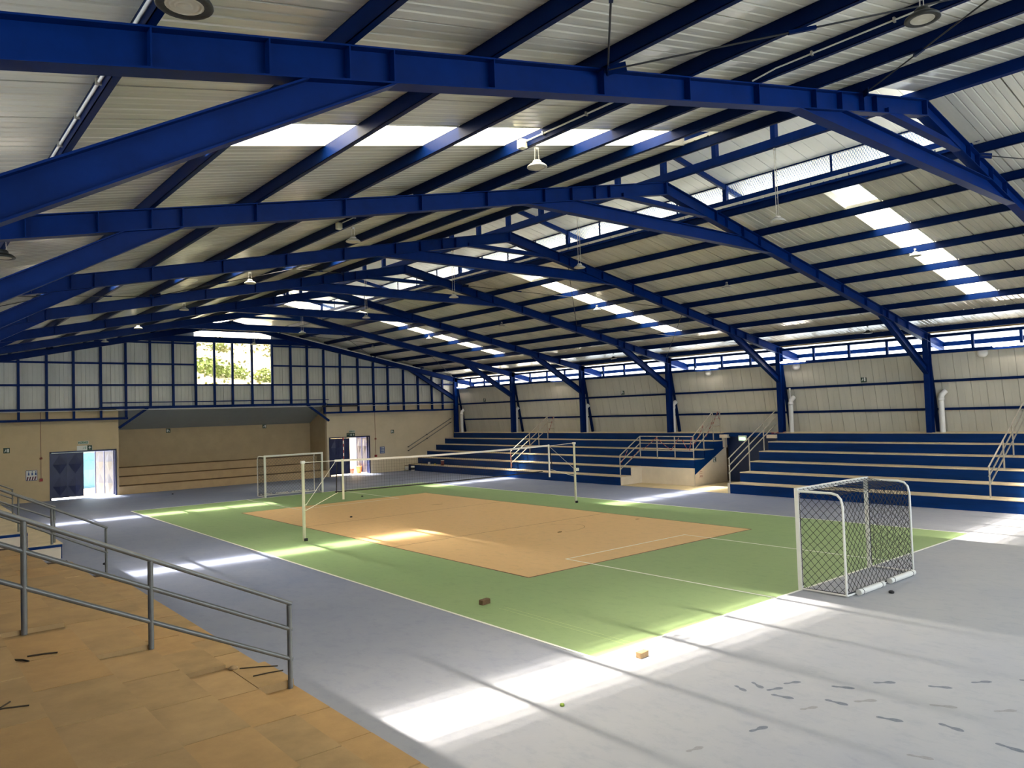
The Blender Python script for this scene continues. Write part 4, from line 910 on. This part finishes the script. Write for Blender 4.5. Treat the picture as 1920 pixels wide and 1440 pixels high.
# conduit runs
def conduit(label, pts, r=0.018, clips=True, box=None):
    t = empty('conduit', label, 'conduit', 'white conduits'); MB().tube(pts, r, 8).build('pipe', WHITE, t)
    if clips:
        for a, b in zip(pts, pts[1:]):
            a, b = Vector(a), Vector(b); n = int((b - a).length / 0.9)
            for k in range(n):
                c = a.lerp(b, (k + 0.5) / n); MB().box(c.x - 0.03, c.x + 0.03, c.y - 0.012, c.y + 0.012, c.z - 0.03, c.z + 0.03).build('clip', CHAIN, t)
    if box: MB().box(box[0] - 0.06, box[0] + 0.06, box[1] - 0.06, box[1] + 0.06, box[2] - 0.07, box[2] + 0.07).build('junction_box', CREAM, t)
xq = PX[7]
conduit('white conduit clipped along a purlin at the upper left', [(-xq - 0.055, -22, rz(xq) + 0.09), (-xq - 0.055, -10.5, rz(xq) + 0.09)], 0.016)
xq = PX[3]
conduit('white conduit on a left purlin ending at the lamp box', [(-xq - 0.055, -15.9, rz(xq) + 0.09), (-xq - 0.055, -13.0, rz(xq) + 0.09)], 0.014, True, (-xq - 0.09, -13.0, rz(xq) + 0.05))
conduit('white conduit on a left purlin over the camera bay', [(-PX[2] - 0.055, -21, rz(PX[2]) + 0.09), (-PX[2] - 0.055, -16.6, rz(PX[2]) + 0.09), (-PX[2] - 0.1, -16.25, rz(PX[2]) + 0.02)], 0.012)
conduit('white conduit on a left purlin in the second bay', [(-PX[3] - 0.055, -9.6, rz(PX[3]) + 0.05), (-PX[3] - 0.055, -9.0, rz(PX[3]) + 0.12), (-PX[3] - 0.055, -6.6, rz(PX[3]) + 0.12)], 0.012, True, (-PX[3] - 0.09, -6.5, rz(PX[3]) + 0.06))
conduit('long white conduit along the far end girt', [(-16, 22.53, 4.6), (16, 22.53, 4.52)], 0.012, False)
for k, (dy, ) in enumerate(((0.1,),)):
    conduit('pale conduit lying on the third frame ahead, right slope', [(0.3, -3.15, rz(0.3) + 0.02), (8.6, -3.15, rz(8.6) + 0.02)], 0.014, False)
# pale cable trunking on the last rafters
conduit('pale trunking along the far gable rafter', [(1.5, 22.3, rz(1.5) - 0.02), (13.0, 22.3, rz(13.0) - 0.02)], 0.03, False)

# pvc down pipes
for k, y in enumerate([-10.05, -3.56, 3.22, 9.70, 16.2, 22.35]):
    t = empty('down_pipe', 'white plastic down pipe with bent top on the right wall, %s from the camera' % ORD[k], 'pipe', 'white down pipes')
    x = 16.48
    MB().tube([(x, y, 2.46), (x, y, 3.82), (x + 0.02, y - 0.02, 3.95), (x + 0.1, y - 0.1, 4.06), (x + 0.22, y - 0.22, 4.18)][:4] + [(x + 0.13, y - 0.13, 4.1)], 0.105, 14).build('pipe', PVC, t)
    MB().lathe([(0.105, 0), (0.118, 0), (0.118, 0.12), (0.105, 0.12)], (x, y, 3.72), 14).build('socket', PVC, t)
t = empty('thin_pipe', 'thin white vent pipe beside the third column on the right wall', 'pipe')
MB().tube([(16.45, -3.62, 2.465), (16.42, -3.58, 4.4)], 0.022, 8).build('pipe', PVC, t); MB().lathe([(0, 0), (0.04, 0), (0.04, 0.12), (0, 0.12)], (16.42, -3.58, 4.38), 10).build('cap', WHITE, t)

# ------------------------------------------------------------------ small things
def brick(label, x, y, rot, m, l, wd, h, seed):
    rng = random.Random(seed); mb = MB(); nx_, ny_, nz_ = 5, 3, 3
    mb.box(-l / 2, l / 2, -wd / 2, wd / 2, 0, h)
    import bmesh
    bm = bmesh.new(); me = mb.mesh('brick', m); bm.from_mesh(me)
    bmesh.ops.bevel(bm, geom=bm.edges[:], offset=0.008, segments=1, affect='EDGES'); bmesh.ops.subdivide_edges(bm, edges=bm.edges[:], cuts=1)
    for v in bm.verts:
        if v.co.z > 0.002: v.co += Vector([rng.uniform(-.0035, .0035) for _ in range(3)])
    bm.to_mesh(me); bm.free()
    o = place(me, 'brick', loc=(x, y, 0)); o.rotation_euler = (0, 0, rot); return tag(o, label, 'brick', 'loose bricks on the floor')
brick('dark brown loose brick lying on the green court', -6.66, -10.15, 0.12, BRICKD, 0.22, 0.11, 0.10, 1)
brick('pale clay brick lying on the floor just outside the court line', -6.95, -14.46, 0.05, BRICKM, 0.2, 0.10, 0.09, 2)
def can(name, label, x, y, z, r, h, body, band, cat='can', lid=None):
    t = empty(name, label, cat, 'cans and cups by the far bleacher', loc=(x, y, z), world=False)
    place(MB().lathe([(0, 0), (r, 0), (r, h), (r * 0.9, h), (r * 0.9, h * 0.9), (0, h * 0.9)], n=16).mesh('can_body', body), 'can_body', t)
    if band: place(MB().lathe([(r * 1.01, h * 0.25), (r * 1.01, h * 0.7)], n=16).mesh('paper_band', band), 'paper_band', t)
    if lid: place(MB().lathe([(r * 1.05, h), (r * 1.05, h * 1.08), (0, h * 1.1)], n=16).mesh('rim', lid), 'rim', t)
can('paint_can', 'pale paint can with brown top at the end wall corner', 12.0, 22.8, 0, 0.13, 0.34, CREAM, WHITE, lid=MARKB)
can('paint_can', 'white and dark paint can standing before the lowest far step', 12.02, 22.05, 0, 0.13, 0.34, WHITE, BLACK)
can('cup', 'white cup on the lowest step of the far bleacher', 12.6, 20.9, 0.44, 0.08, 0.17, WHITE, None, 'cup')
can('cup', 'small yellow tin on the lowest step of the far bleacher', 12.6, 20.2, 0.44, 0.06, 0.08, mat('tin_yellow', (0.55, 0.4, 0.05), 0.5), None, 'tin')
can('jug', 'dark red jug with white top on the lowest far step', 12.6, 19.3, 0.44, 0.11, 0.30, mat('jug_red', (0.14, 0.02, 0.02), 0.5), None, 'jug', lid=WHITE)
def stick(label, a, b, r=0.008):
    a, b = Vector(a), Vector(b); m_ = a.lerp(b, 0.5) + Vector((0.01, 0.006, 0.002))
    return tag(MB().tube([a, m_, b], r, 6).build('stick', TWIG), label, 'stick', 'sticks on the tiled treads')
stick('longer thin stick across the lowest aisle step', (-12.27, -12.18, 0.552), (-11.86, -12.44, 0.552))
stick('shorter stick beside the long one on the lowest aisle step', (-12.25, -12.6, 0.552), (-11.88, -12.66, 0.552))
stick('thin stick on the fourth tread near the left railing post', (-14.85, -13.97, 1.70), (-14.62, -14.04, 1.70))
stick('short twig touching the joint of the fourth tread', (-14.95, -14.0, 1.70), (-14.86, -14.15, 1.70))
stick('small crossed twig at the lower left on the fifth tread', (-15.32, -16.62, 2.092), (-15.26, -16.54, 2.092), 0.005)
stick('bent dark twig along the joint of the fifth tread', (-15.45, -16.62, 2.092), (-15.18, -16.70, 2.092), 0.005)
o = MB().lathe([(0, 0), (0.05, 0.005), (0.06, 0.02), (0.035, 0.04), (0, 0.042)], (-12.68, -13.12, 0.86), 9).build('stone_chip', BRICKM); tag(o, 'small flat stone lying on the second tiled tread', 'stone')
o = MB().lathe([(0, 0), (0.03, 0.004), (0.028, 0.03), (0, 0.036)], (-9.15, -15.0, 0), 8).build('leaf_scrap', mat('leaf_green', (0.25, 0.35, 0.05), 0.8)); tag(o, 'tiny green scrap on the floor before the tiled bleacher', 'scrap')
for i, (x, y, lb) in enumerate(((-4.0, 20.4, 'small black pebble on the blue floor by the left doorway'), (-2.2, 3.9, 'flat black scrap on the orange court'), (1.7, 10.2, 'small dark pebble on the green near the far key'), (-11.2, 0.9, 'small dark stone on the floor by the left railing'), (-0.6, -15.4, 'tiny dark pebble behind the near goal'))):
    o = MB().lathe([(0, 0), (0.05, 0.004), (0.055, 0.03), (0.03, 0.05), (0, 0.052)], (x, y, 0.003), 8).build('pebble', BLACK); tag(o, lb, 'pebble', 'dark scraps on the floor')
for o in bpy.data.objects:
    if '_w' in o.keys(): del o['_w']
bpy.context.view_layer.update()
